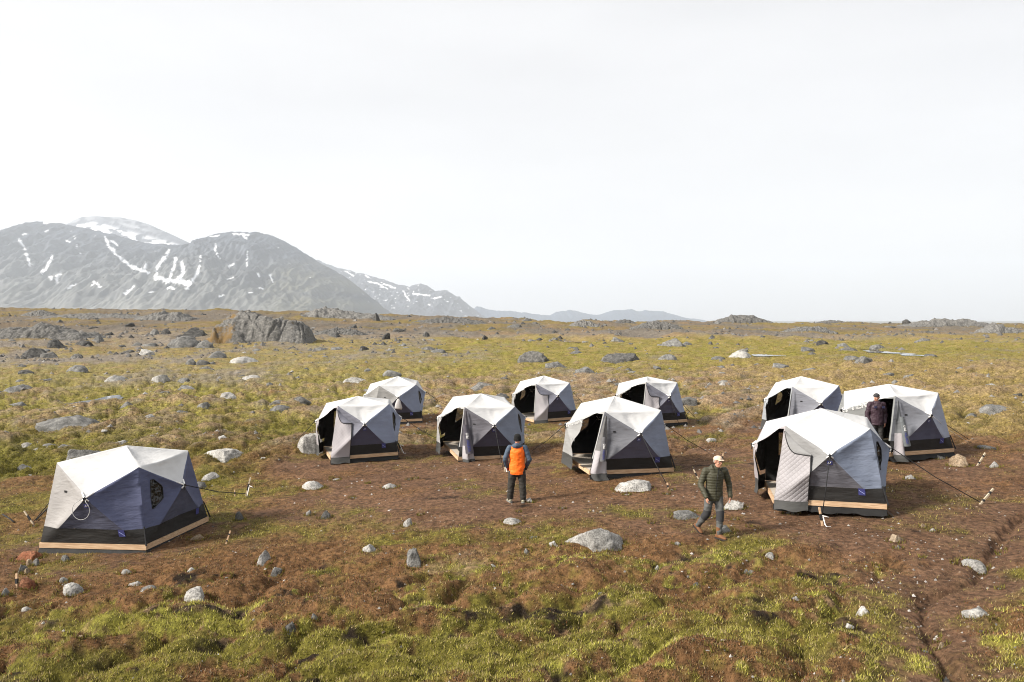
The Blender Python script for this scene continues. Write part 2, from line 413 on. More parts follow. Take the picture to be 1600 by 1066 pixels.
def cover(x, y):
    """colour and zone weights of the ground at world x, y"""
    x = np.asarray(x, float); y = np.asarray(y, float)
    W = {k: np.zeros(x.shape) for k in COLS}
    n1 = fbm(x*.35, y*.35, 4, 101); n2 = fbm(x*.9, y*.9, 4, 102); n3 = fbm(x*.5+9, y*.5, 4, 103); n4 = fbm(x*2.2, y*2.2, 3, 104)
    n5 = fbm(x*.12, y*.12, 3, 105)
    wx = x+1.3*fbm(x*.7, y*.7, 4, 106); wy = y+1.3*fbm(x*.7+40, y*.7, 4, 107)
    n6 = fbm(x*.035, y*.022, 4, 108); n7 = fbm(x*.10, y*.06, 4, 109); n8 = fbm(x*1.3+.4*y, y*1.5, 4, 110); n9 = fbm(x*3.6, y*3.6, 3, 111); n10 = fbm(x*4.1, y*4.1, 3, 112)
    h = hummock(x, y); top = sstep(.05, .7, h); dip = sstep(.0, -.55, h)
    fg = 1-sstep(13.5, 17.5, y)
    camp = sstep(14, 17, y)*(1-sstep(26, 33, y))
    mid = sstep(24, 31, y)*(1-sstep(58, 85, y))
    bog = sstep(56, 75, y)*(1-sstep(125, 160, y))
    far = sstep(105, 150, y)
    right = sstep(5, 14, x-.12*y)
    left = sstep(-1, -7, x+.05*y)
    gr = np.maximum(0, .5+1.5*n3)
    W['G'] += fg*(.42+.35*sstep(11.6, 10.2, y)+2.4*n1+1.8*n8+1.4*n9-.2*top)+camp*(.15+1.5*n1+.7*left)+mid*(.35+1.0*n2+.7*left+.75*dip-.25*top-.3*right)+bog*(1.0+1.6*n3-.25*left)+far*(.05+1.6*n6)
    W['R'] += fg*(.62+2.4*n2-1.2*n1+1.6*n10+.25*top)+camp*(.8+1.2*n2)+mid*(.30+1.2*n3+.35*top)*(1-.4*right)+bog*(.2+.9*n2)+far*(.15+1.2*n7)
    W['D'] += camp*.5+mid*(.1+.5*n1)
    W['L'] += fg*(.10+2.0*n3+1.5*n4-1.0*n10)+mid*left*(.2+.6*n1+.3*dip)
    W['T'] += fg*np.maximum(0, n10*1.6+n3)
    W['T'] += mid*(.55+1.1*n4+.55*top+.3*right)+bog*(.35+1.2*n2)+far*(.70+1.8*n7)+camp*.1+fg*np.maximum(0, n4*1.2-.1)
    W['O'] += mid*(.35+.8*right+.8*n1)+bog*(.75+1.2*n1)+far*(.8+2.2*n6)+fg*np.maximum(0, n4+n8+.6*n9)
    W['S'] += bog*np.maximum(0, 1.8*n7+1.2*n2+.05)+mid*(.40+2.2*n2*gr+.9*top*gr)*(1-.30*right)+far*(.75-2.4*n6-1.6*n7)+bog*(.1+.9*n3+.5*left)
    W['K'] += mid*(np.maximum(0, n4-.05)*2.0+1.2*dip*np.maximum(0, .5+2*n2))+fg*(np.maximum(0, -n2-.10)*2.6+.8*dip*np.maximum(0, .4+1.8*n1)+np.maximum(0, n8-.12)*1.3+np.maximum(0, -n9-.15)*1.5)+bog*np.maximum(0, n4)*1.2  # dark peat, plus crease shade painted into the dips between hummocks
    fl = sstep(5, -55, x+22*n6+14*n7)*sstep(66, 125, y+40*n7+30*n3)
    W['S'] += fl*np.maximum(0, .45+2.2*n7); W['R'] += fl*np.maximum(0, .35+1.6*n3-1.0*n7); W['G'] *= 1-.35*fl; W['O'] *= 1-.15*fl; W['K'] += fl*np.maximum(0, -n7-.05)*1.2
    c = camp_mask(x, y)
    for k in W: W[k] = np.maximum(W[k], 0)*(1-.88*c) if k not in 'D' else np.maximum(W[k], 0)
    W['D'] += 1.0*c*(.8+1.4*n2); W['R'] += c*np.maximum(0, .72+2.2*n3+1.6*n8); W['Y'] += c*np.maximum(0, n10+n8-.2)
    W['G'] += c*np.maximum(0, .16+n1*2.8+1.6*n8+.8*n9); W['T'] += c*np.maximum(0, n4*1.8+n2*1.2+1.2*n10-.25); W['K'] += c*np.maximum(0, -n8*1.6-n2-.1)
    for k, bx, by, rx, ry, w, sk in _BW:
        d2 = ((wx-bx-sk*(wy-by))/rx)**2+((wy-by)/ry)**2
        m = d2 < 6
        if m.any(): W[k][m] += .62*w*np.exp(-d2[m]*.8)*np.maximum(0, 1+2.2*n4[m]+2.0*n8[m]+1.2*n2[m])
    g = seg_dist(x, y, GUL)
    W['K'] += far*np.maximum(0, -n7-.05)*1.0
    W['K'] += 1.7*np.exp(-((g+.1*n4)/.10)**2); W['D'] += 1.6*np.exp(-(g/.5)**2)
    W['R'] *= 1-.25*fg*(.5+n1); W['Y'] += fg*np.maximum(0, n2*1.6+n4)
    T = 0
    for k in W:
        W[k] = np.maximum(W[k], 0)**3.0; T = T+W[k]
    T = T+1e-6
    for k in W: W[k] = W[k]/T
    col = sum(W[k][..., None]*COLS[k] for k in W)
    return col, W

# ------------------------------------------------------------------ ground sheet
def ground_material():
    m, n, b = newmat('tundra')
    L = n.links.new
    b.inputs['Roughness'].default_value = .95
    b.inputs['Specular IOR Level'].default_value = .12
    at_ = n.nodes.new('ShaderNodeAttribute'); at_.attribute_name = 'cover'
    tc = n.nodes.new('ShaderNodeTexCoord')
    def noise(scale, detail=6, rough=.6):
        q = n.nodes.new('ShaderNodeTexNoise'); q.inputs['Scale'].default_value = scale
        q.inputs['Detail'].default_value = detail; q.inputs['Roughness'].default_value = rough
        L(tc.outputs['Object'], q.inputs['Vector']); return q
    def ramp(src, a, c0, b_, c1):
        q = n.nodes.new('ShaderNodeValToRGB')
        q.color_ramp.elements[0].position = a; q.color_ramp.elements[0].color = c0
        q.color_ramp.elements[1].position = b_; q.color_ramp.elements[1].color = c1
        L(src, q.inputs[0]); return q
    def mix(kind, fac, a, c):
        q = n.nodes.new('ShaderNodeMix'); q.data_type = 'RGBA'; q.blend_type = kind
        if isinstance(fac, float): q.inputs[0].default_value = fac
        else: L(fac, q.inputs[0])
        L(a, q.inputs[6])
        if isinstance(c, tuple): q.inputs[7].default_value = c
        else: L(c, q.inputs[7])
        return q.outputs[2]
    a = noise(9.0); r1 = ramp(a.outputs[0], .32, (.36,.36,.36,1), .70, (1.55,1.52,1.45,1))
    col = mix('MULTIPLY', 1.0, at_.outputs['Color'], r1.outputs[0])
    c_ = noise(1.4, 7, .65); r3 = ramp(c_.outputs[0], .35, (.72,.70,.68,1), .68, (1.25,1.25,1.22,1))
    col = mix('MULTIPLY', 1.0, col, r3.outputs[0])
    d = noise(34.0, 3); r4 = ramp(d.outputs[0], .64, (0,0,0,1), .74, (1,1,1,1))
    e = noise(3.0, 4); r5 = ramp(e.outputs[0], .45, (0,0,0,1), .62, (.75,.75,.75,1))
    fm = n.nodes.new('ShaderNodeMath'); fm.operation = 'MULTIPLY'
    L(r4.outputs[0], fm.inputs[0]); L(r5.outputs[0], fm.inputs[1])
    col = mix('MIX', fm.outputs[0], col, (.22,.19,.15,1))          # lichen and grit flecks
    g = noise(21.0, 3); r6 = ramp(g.outputs[0], .28, (.30,.27,.25,1), .42, (1,1,1,1))
    col = mix('MULTIPLY', .8, col, r6.outputs[0])
    L(col, b.inputs['Base Color'])
    bp = n.nodes.new('ShaderNodeBump'); bp.inputs['Strength'].default_value = 1.0; bp.inputs['Distance'].default_value = .06
    h = noise(26.0, 6, .7); L(h.outputs[0], bp.inputs['Height']); L(bp.outputs[0], b.inputs['Normal'])
    return m
M_GROUND = ground_material()
def fan_sheet(name, ys, xs_of_y, colfn, material, fine=True):
    ny = len(ys); nx = xs_of_y(ys[0]).size
    X = np.stack([xs_of_y(y) for y in ys]); Y = np.repeat(ys[:,None], nx, 1)
    Z = ground(X, Y, fine)
    V = np.stack([X, Y, Z], -1).reshape(-1, 3)
    me = bpy.data.meshes.new(name)
    me.vertices.add(ny*nx); me.vertices.foreach_set('co', V.ravel())
    i = np.arange((ny-1)*(nx-1)); r = i//(nx-1); c = i % (nx-1)
    q = np.stack([r*nx+c, r*nx+c+1, (r+1)*nx+c+1, (r+1)*nx+c], 1)
    nf = len(q)
    me.loops.add(nf*4); me.loops.foreach_set('vertex_index', q.ravel().astype(np.int32))
    me.polygons.add(nf); me.polygons.foreach_set('loop_start', np.arange(0, nf*4, 4, dtype=np.int32))
    me.polygons.foreach_set('use_smooth', np.ones(nf, bool))
    col, W = colfn(X.ravel(), Y.ravel())
    at_ = me.color_attributes.new('cover', 'FLOAT_COLOR', 'POINT')
    at_.data.foreach_set('color', np.c_[col, np.ones(len(col))].astype(np.float32).ravel())
    me.update(calc_edges=True); me.validate()
    me.materials.append(material)
    o = bpy.data.objects.new(name, me); C.objects.link(o)
    return o
def ybands():
    # about 0.6 of an image row apart near the camp, coarser far off
    y = [3.0]
    while y[-1] < 17500:
        d = y[-1]
        y.append(d + min(max(.045, d*d/(FPX*.64*CAMZ)*.62), .012*d+.2 if d < 500 else d*.06))
    return np.array(y)
YS = ybands()
_TX = np.concatenate([np.linspace(-2.2, -.80, 60)[:-1], np.linspace(-.80, .80, 900), np.linspace(.80, 2.2, 60)[1:]])
def ground_cols(x, y):
    col, W = cover(x, y)
    # pale valley floor and lowland far beyond the plain
    k = sstep(420, 700, y)[:, None]
    u = ((.34*(W['G']+W['L']+W['Y'])+.22*W['R']+.1*W['T'])*(1-sstep(34, 44, y)))[:, None]   # ground colour darkened where living plants cover it
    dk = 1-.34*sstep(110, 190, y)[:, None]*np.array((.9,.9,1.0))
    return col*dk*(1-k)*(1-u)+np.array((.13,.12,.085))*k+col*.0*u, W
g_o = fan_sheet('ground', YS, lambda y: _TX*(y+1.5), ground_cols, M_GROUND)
tag(g_o, kind='structure')
print('ground', len(YS), len(_TX))

# water lying on the plain
M_WATER, n_, b_ = newmat('bog_water')
b_.inputs['Base Color'].default_value = (.03,.03,.03,1); b_.inputs['Roughness'].default_value = .04; b_.inputs['Specular IOR Level'].default_value = .9
for (qx, qy, qz, a, b) in PUDDLES:
    mb = MB()
    pts = []
    for k in range(28):
        t = 2*math.pi*k/28
        rr = 1.0+.28*math.sin(3*t+qx)+.15*math.sin(5*t+1.3*qy)
        pts.append((qx+a*rr*math.cos(t), qy+b*rr*math.sin(t), qz+.085))
    mb.add([(qx, qy, qz+.085)]+pts, [(0, 1+k, 1+(k+1) % 28) for k in range(28)])
    tag(mb.build('water', M_WATER, origin=(qx, qy, qz)), kind='structure')

# ------------------------------------------------------------------ grass, heath and pebbles (stuff)
def bulk_tris(name, V, colv, material, nper=3):
    me = bpy.data.meshes.new(name)
    n = len(V); me.vertices.add(n); me.vertices.foreach_set('co', V.astype(np.float32).ravel())
    nf = n//nper
    me.loops.add(n); me.loops.foreach_set('vertex_index', np.arange(n, dtype=np.int32))
    me.polygons.add(nf); me.polygons.foreach_set('loop_start', np.arange(0, n, nper, dtype=np.int32))
    at_ = me.color_attributes.new('cover', 'FLOAT_COLOR', 'POINT')
    at_.data.foreach_set('color', np.c_[colv, np.ones(n)].astype(np.float32).ravel())
    me.update(calc_edges=True)
    me.materials.append(material)
    o = bpy.data.objects.new(name, me); C.objects.link(o)
    return o
def leaf_material(name):
    m, n, b = newmat(name)
    a = n.nodes.new('ShaderNodeAttribute'); a.attribute_name = 'cover'
    n.links.new(a.outputs['Color'], b.inputs['Base Color'])
    b.inputs['Roughness'].default_value = .8; b.inputs['Specular IOR Level'].default_value = .15
    tr = n.nodes.new('ShaderNodeBsdfTranslucent'); n.links.new(a.outputs['Color'], tr.inputs[0])
    mx = n.nodes.new('ShaderNodeMixShader'); mx.inputs[0].default_value = .3
    n.links.new(b.outputs[0], mx.inputs[1]); n.links.new(tr.outputs[0], mx.inputs[2])
    n.links.new(mx.outputs[0], n.nodes['Material Output'].inputs[0])
    return m
M_LEAF = leaf_material('leaf')
def sample_ground(n, y0, y1, spread=.86, seed=1):
    r = np.random.default_rng(seed)
    # denser near, thinning with distance
    u = r.random(n)
    y = 1/(1/y0+(1/y1-1/y0)*u)
    x = (r.random(n)*2-1)*spread*(y+1.5)
    return x, y, r
def blades(name, n, y0, y1, hgt, wid, keep, tint, seed):
    x, y, r = sample_ground(n, y0, y1, seed=seed)
    cl = fbm(x*2.6, y*2.6, 3, 200+seed)
    col, W = cover(x, y)
    p = keep(W, cl)
    m = r.random(n) < p
    x, y, col, cl = x[m], y[m], col[m], cl[m]
    W = {k: W[k][m] for k in W}
    z = ground(x, y)
    k = len(x)
    h = hgt(W, cl, r, k)
    w = wid*(.6+.8*r.random(k))*(1+.02*y)
    a = r.random(k)*2*np.pi
    lean = .25+.65*r.random(k)
    la = r.random(k)*2*np.pi
    dx = np.cos(a)*w/2; dy = np.sin(a)*w/2
    V = np.empty((k, 3, 3))
    V[:,0] = np.c_[x-dx, y-dy, z-.01]; V[:,1] = np.c_[x+dx, y+dy, z-.01]
    V[:,2] = np.c_[x+np.cos(la)*h*lean, y+np.sin(la)*h*lean, z+h*np.sqrt(1-lean**2*.8)]
    cc = tint(col, W, r, k)
    return bulk_tris(name, V.reshape(-1, 3), np.repeat(cc, 3, 0), M_LEAF)
def keep_g(W, cl): return np.clip((W['G']+1.2*W['L']+.35*W['T']+.2*W['O'])*(1.1+1.6*cl), 0, 1)
def h_g(W, cl, r, k): return (.022+.038*r.random(k)+.035*W['L']*r.random(k))*(1+.8*np.maximum(cl, 0))
def t_g(col, W, r, k):
    base = COLS['G']*(W['G']+.15)[:,None]+COLS['L']*W['L'][:,None]+COLS['T']*.9*(W['T']+.07)[:,None]+COLS['O']*W['O'][:,None]
    base = base/(W['G']+.15+W['L']+W['T']+.07+W['O'])[:,None]
    v = (.55+1.35*r.random(k)**1.3)[:,None]
    dry = (r.random(k) < .20)[:,None]
    return np.where(dry, np.array((.34,.27,.14))*v, base*v*1.35)
tag(blades('grass', 420000, 9.3, 42, h_g, .011, keep_g, t_g, 3), kind='stuff')
def keep_h(W, cl): return np.clip((W['R']+1.0*W['Y']+.25*W['D']+.5*W['T']+.35*W['K'])*(.9+1.5*cl), 0, 1)
def h_h(W, cl, r, k): return (.016+.034*r.random(k))*(1+.5*np.maximum(cl, 0))*(1-.5*W['D'])
def t_h(col, W, r, k):
    v = (.55+1.3*r.random(k))[:,None]
    q = r.random(k)[:,None]
    c = col*v
    c = np.where(q < .16, np.array((.21,.155,.095))*v, c)
    c = np.where((q > .16) & (q < .30), np.array((.11,.10,.028))*v, c)
    c = np.where((q > .30) & (q < .44), np.array((.045,.030,.020))*v, c)
    c = np.where(q > .94, np.array((.15,.055,.02))*v, c)
    return c
tag(blades('heath', 340000, 9.3, 42, h_h, .014, keep_h, t_h, 7), kind='stuff')
def scrub(name, n, y0, y1, size, seed):
    """low hummock plants and cushions on the plain"""
    x, y, r = sample_ground(n, y0, y1, seed=seed)
    col, W = cover(x, y)
    m = r.random(n) < np.clip((.2+W['G']+W['O']+W['T']+.6*W['R'])*(1-.93*camp_mask(x, y)), 0, 1)
    x, y, col = x[m], y[m], col[m]
    k = len(x); z = ground(x, y)
    V = np.empty((k, 9, 3, 3)); cc = np.empty((k, 9, 3, 3))
    s = size*(.5+r.random(k))*(1+.012*y)
    for j in range(9):
        a = r.random(k)*2*np.pi; l = r.random(k)*2*np.pi
        ox = (r.random(k)-.5)*s*1.6; oy = (r.random(k)-.5)*s*1.6
        w = s*(.16+.25*r.random(k)); h = s*(.25+.5*r.random(k))
        V[:,j,0] = np.c_[x+ox-np.cos(a)*w/2, y+oy-np.sin(a)*w/2, z-.02]
        V[:,j,1] = np.c_[x+ox+np.cos(a)*w/2, y+oy+np.sin(a)*w/2, z-.02]
        V[:,j,2] = np.c_[x+ox+np.cos(l)*h*.5, y+oy+np.sin(l)*h*.5, z+h]
        cc[:,j] = (col*(.5+1.05*r.random(k))[:,None])[:,None]
    return bulk_tris(name, V.reshape(-1, 3), cc.reshape(-1, 3), M_LEAF)
tag(scrub('tundra_plants', 80000, 27, 130, .06, 17), kind='stuff')

# ------------------------------------------------------------------ rocks
def rock_material(name, dark, mid, pale, ochre=False):
    m, n, b = newmat(name)
    L = n.links.new
    b.inputs['Roughness'].default_value = .9; b.inputs['Specular IOR Level'].default_value = .2
    tc = n.nodes.new('ShaderNodeTexCoord'); oi = n.nodes.new('ShaderNodeObjectInfo')
    ge = n.nodes.new('ShaderNodeNewGeometry')
    def noise(scale, detail, rough=.6):
        q = n.nodes.new('ShaderNodeTexNoise'); q.inputs['Scale'].default_value = scale
        q.inputs['Detail'].default_value = detail; q.inputs['Roughness'].default_value = rough
        L(ge.outputs['Position'], q.inputs['Vector']); return q
    a = noise(3.2, 8, .7)
    cr = n.nodes.new('ShaderNodeValToRGB')
    cr.color_ramp.elements[0].position = .30; cr.color_ramp.elements[0].color = tuple(dark)+(1,)
    cr.color_ramp.elements[1].position = .68; cr.color_ramp.elements[1].color = tuple(pale)+(1,)
    e = cr.color_ramp.elements.new(.48); e.color = tuple(mid)+(1,)
    L(a.outputs[0], cr.inputs[0])
    s = noise(30., 4); r2 = n.nodes.new('ShaderNodeValToRGB')
    r2.color_ramp.elements[0].position = .36; r2.color_ramp.elements[0].color = (.42,.42,.42,1)
    r2.color_ramp.elements[1].position = .56; r2.color_ramp.elements[1].color = (1.1,1.1,1.1,1)
    L(s.outputs[0], r2.inputs[0])
    mx = n.nodes.new('ShaderNodeMix'); mx.data_type = 'RGBA'; mx.blend_type = 'MULTIPLY'; mx.inputs[0].default_value = .85
    L(cr.outputs[0], mx.inputs[6]); L(r2.outputs[0], mx.inputs[7])
    hv = n.nodes.new('ShaderNodeHueSaturation')
    mr = n.nodes.new('ShaderNodeMapRange'); mr.inputs[3].default_value = .78; mr.inputs[4].default_value = 1.2
    L(oi.outputs['Random'], mr.inputs[0]); L(mr.outputs[0], hv.inputs['Value']); L(mx.outputs[2], hv.inputs['Color'])
    out = hv.outputs[0]
    if ochre:
        w = noise(.35, 5, .7)
        sx = n.nodes.new('ShaderNodeSeparateXYZ'); L(tc.outputs['Object'], sx.inputs[0])
        mk = n.nodes.new('ShaderNodeMapRange'); mk.inputs[1].default_value = -2.6; mk.inputs[2].default_value = -4.6; L(sx.outputs[0], mk.inputs[0])
        wa = n.nodes.new('ShaderNodeMath'); wa.operation = 'MULTIPLY_ADD'; wa.inputs[1].default_value = .22; L(mk.outputs[0], wa.inputs[0]); L(w.outputs[0], wa.inputs[2]); r3 = n.nodes.new('ShaderNodeValToRGB')
        r3.color_ramp.elements[0].position = .66; r3.color_ramp.elements[0].color = (0,0,0,1)
        r3.color_ramp.elements[1].position = .76; r3.color_ramp.elements[1].color = (.85,.85,.85,1)
        L(wa.outputs[0], r3.inputs[0])
        m3 = n.nodes.new('ShaderNodeMix'); m3.data_type = 'RGBA'
        L(r3.outputs[0], m3.inputs[0]); L(out, m3.inputs[6]); m3.inputs[7].default_value = (.155,.095,.030,1)
        out = m3.outputs[2]
    L(out, b.inputs['Base Color'])
    bp = n.nodes.new('ShaderNodeBump'); bp.inputs['Strength'].default_value = .9; bp.inputs['Distance'].default_value = .05
    h = noise(9., 9, .7); L(h.outputs[0], bp.inputs['Height']); L(bp.outputs[0], b.inputs['Normal'])
    return m
MR = {'pale': rock_material('pale_granite', (.15,.145,.135), (.31,.30,.28), (.47,.46,.43)),
      'grey': rock_material('grey_granite', (.06,.06,.058), (.135,.133,.126), (.255,.25,.235)),
      'dark': rock_material('dark_gneiss', (.022,.022,.022), (.055,.054,.051), (.14,.135,.125)),
      'tan': rock_material('tan_stone', (.12,.08,.05), (.21,.155,.10), (.32,.26,.19)),
      'red': rock_material('rusty_stone', (.10,.035,.018), (.19,.07,.035), (.28,.14,.08)),
      'outcrop': rock_material('lichened_outcrop', (.045,.044,.042), (.115,.112,.104), (.235,.225,.21)),
      'ochre': rock_material('ochre_outcrop', (.045,.044,.042), (.115,.112,.104), (.235,.225,.21), True)}
def rock_mesh(name, seed, sub, cuts, rough, flat=.0, cracks=0.0):
    r = random.Random(seed)
    bm = bmesh.new()
    bmesh.ops.create_icosphere(bm, subdivisions=sub, radius=1.0)
    planes = []
    for k in range(cuts):
        v = Vector((r.gauss(0,1), r.gauss(0,1), r.gauss(.35,.7))).normalized()
        planes.append((v, r.uniform(.55, .9)))
    off = Vector((r.uniform(-50,50), r.uniform(-50,50), r.uniform(-50,50)))
    for v in bm.verts:
        p = v.co.copy()
        for nn, d in planes:
            q = p.dot(nn)-d
            if q > 0: p -= nn*q*.92
        f = mnoise.fractal(p*1.3+off, 1.0, 2.0, 4)*rough*.8 + mnoise.fractal(p*5+off, 1.0, 2.0, 3)*rough*.35
        p = p*(1+f)
        if cracks:
            q_ = Vector((p.x*2.3, p.y*2.3, p.z*1.5))+off
            ds = mnoise.voronoi(q_+.35*Vector((mnoise.noise(q_*1.7), mnoise.noise(q_*1.7+Vector((9,0,0))), 0)))[0]
            p = p*(1-cracks*max(0, 1-(ds[1]-ds[0])/.16))
            p.z = p.z*(1+.10*mnoise.noise(Vector((p.x*2, p.y*2, 0))+off))
        if flat: p.z = p.z if p.z < flat else flat+(p.z-flat)*.35
        v.co = p
    zs = sorted(v.co.z for v in bm.verts); zs = [zs[int(len(zs)*.975)]]; xs = [v.co.x for v in bm.verts]; ys = [v.co.y for v in bm.verts]
    cx, cy = (max(xs)+min(xs))/2, (max(ys)+min(ys))/2
    hx, hy, hz = (max(xs)-min(xs))/2, (max(ys)-min(ys))/2, max(zs)
    for v in bm.verts: v.co = Vector(((v.co.x-cx)/hx, (v.co.y-cy)/hy, v.co.z/hz))
    me = bpy.data.meshes.new(name); bm.to_mesh(me); bm.free()
    me.polygons.foreach_set('use_smooth', [sub >= 4]*len(me.polygons))
    if sub < 4:
        me.polygons.foreach_set('use_smooth', [True]*len(me.polygons))
    return me
_protos = {}
def proto(kind, k):
    key = (kind, k)
    if key not in _protos:
        me = rock_mesh('rock', 100+k, 4, 6+k % 4, .11+.03*(k % 3), 0)
        me.materials.append(MR[kind]); _protos[key] = me
    return _protos[key]
RK = 0
FEET = []
def put_rock(px, pyb, w, h, kind, label, name='rock', group=None, own=None, rz=None, bury=.35, depth=None, cat='rock'):
    """rock whose foot meets the ground at image point (px, pyb), w and h its size there in image pixels"""
    global RK; RK += 1
    p = at(px, pyb-1, False)
    D = p.y
    hw = w*D/FPX/2
    dp = hw*(depth or .8)
    p = Vector((p.x, p.y+dp*.85, 0)); p.z = float(ground(np.array([p.x]), np.array([p.y]))[0])
    k = D/p.y
    ph = max(h-dp*CAMZ/(D+dp)*FPX/D*.75, h*.35)*D/FPX        # part of the apparent height is the top seen from above
    hh = ph*.96
    r = random.Random(RK*7+3)
    if own is not None: me = own
    else: me = proto(kind, r.randrange(10))
    o = bpy.data.objects.new(name, me); C.objects.link(o)
    base = float(ground(np.array([p.x]), np.array([p.y-dp*.6]))[0])
    sink = min(.45, bury*.9)
    kk = 1/math.sqrt(1-sink**2)*.97
    hz_ = hh/(1-sink)*.93
    o.location = (p.x, p.y, min(p.z, base)-hz_*sink)
    o.scale = (hw*kk, dp*kk, hz_)
    if rz is None: rz = r.uniform(-.25, .25)+(math.pi if r.random() < .5 else 0)
    o.rotation_euler = (r.uniform(-.06,.06), r.uniform(-.06,.06), rz)
    tag(o, label, cat, group)
    if D < 34: FEET.append((p.x, p.y, hw, dp))
    return o

def outcrop_mesh(seed, prof, w, dp, h, crack=1.0):
    """low bedrock back with joints and ledges, sides running down into the ground"""
    nx, ny = 150, 60
    U, Vv = np.meshgrid(np.linspace(-1.08, 1.08, nx), np.linspace(-1.08, 1.08, ny))
    pu = np.array([p[0] for p in prof]); pv = np.array([p[1] for p in prof])
    x = U*w; y = Vv*dp; U0 = U
    s0 = seed % 97
    sc = 3.2/h
    uw = U+.05*fbm(x*sc*.6+s0, y*sc*.6, 3, seed); vw = Vv+.18*fbm(x*sc*.5, y*sc*.5+s0, 3, seed+1)
    hgt = np.interp(uw, pu, pv)
    cross = np.clip(1-np.abs(vw)**2.2, 0, 1)**.75
    b = hgt*cross
    z = b*(1+.50*fbm(x*sc*.30, y*sc*.30, 4, seed+2))
    st = 5.0                                                # ledges
    q = z*st; fr = q-np.floor(q); z = .72*z+.28*(np.floor(q)+sstep(.35, .75, fr))/st
    z = z+.035*ridged(x*sc*.9, y*sc*.9, 4, seed+3)*np.clip(b*3, 0, 1)
    j1 = np.abs(perlin(x*sc*.55+y*sc*.12+s0, y*sc*.22, seed+5)); j2 = np.abs(perlin(x*sc*.22, y*sc*.5+x*sc*.3+s0, seed+6))
    z = z-crack*.11*np.exp(-(np.minimum(j1, j2)/.035)**2)*np.clip(b*3, 0, 1)
    e = np.maximum(np.abs(U), np.abs(Vv))
    z = np.where((b < .02) | (e > 1.0), -.35, z)*h
    me = bpy.data.meshes.new('outcrop')
    P = np.stack([x, y, z], -1).reshape(-1, 3)
    F = [(i*nx+k, i*nx+k+1, (i+1)*nx+k+1, (i+1)*nx+k) for i in range(ny-1) for k in range(nx-1)]
    me.from_pydata(P.tolist(), [], F)
    me.polygons.foreach_set('use_smooth', [True]*len(F))
    me.update()
    return me
def big(seed, kind, sub=5, cuts=7, rough=.12, flat=0):
    me = rock_mesh('boulder', seed, sub, cuts, rough, flat); me.materials.append(MR[kind]); return me
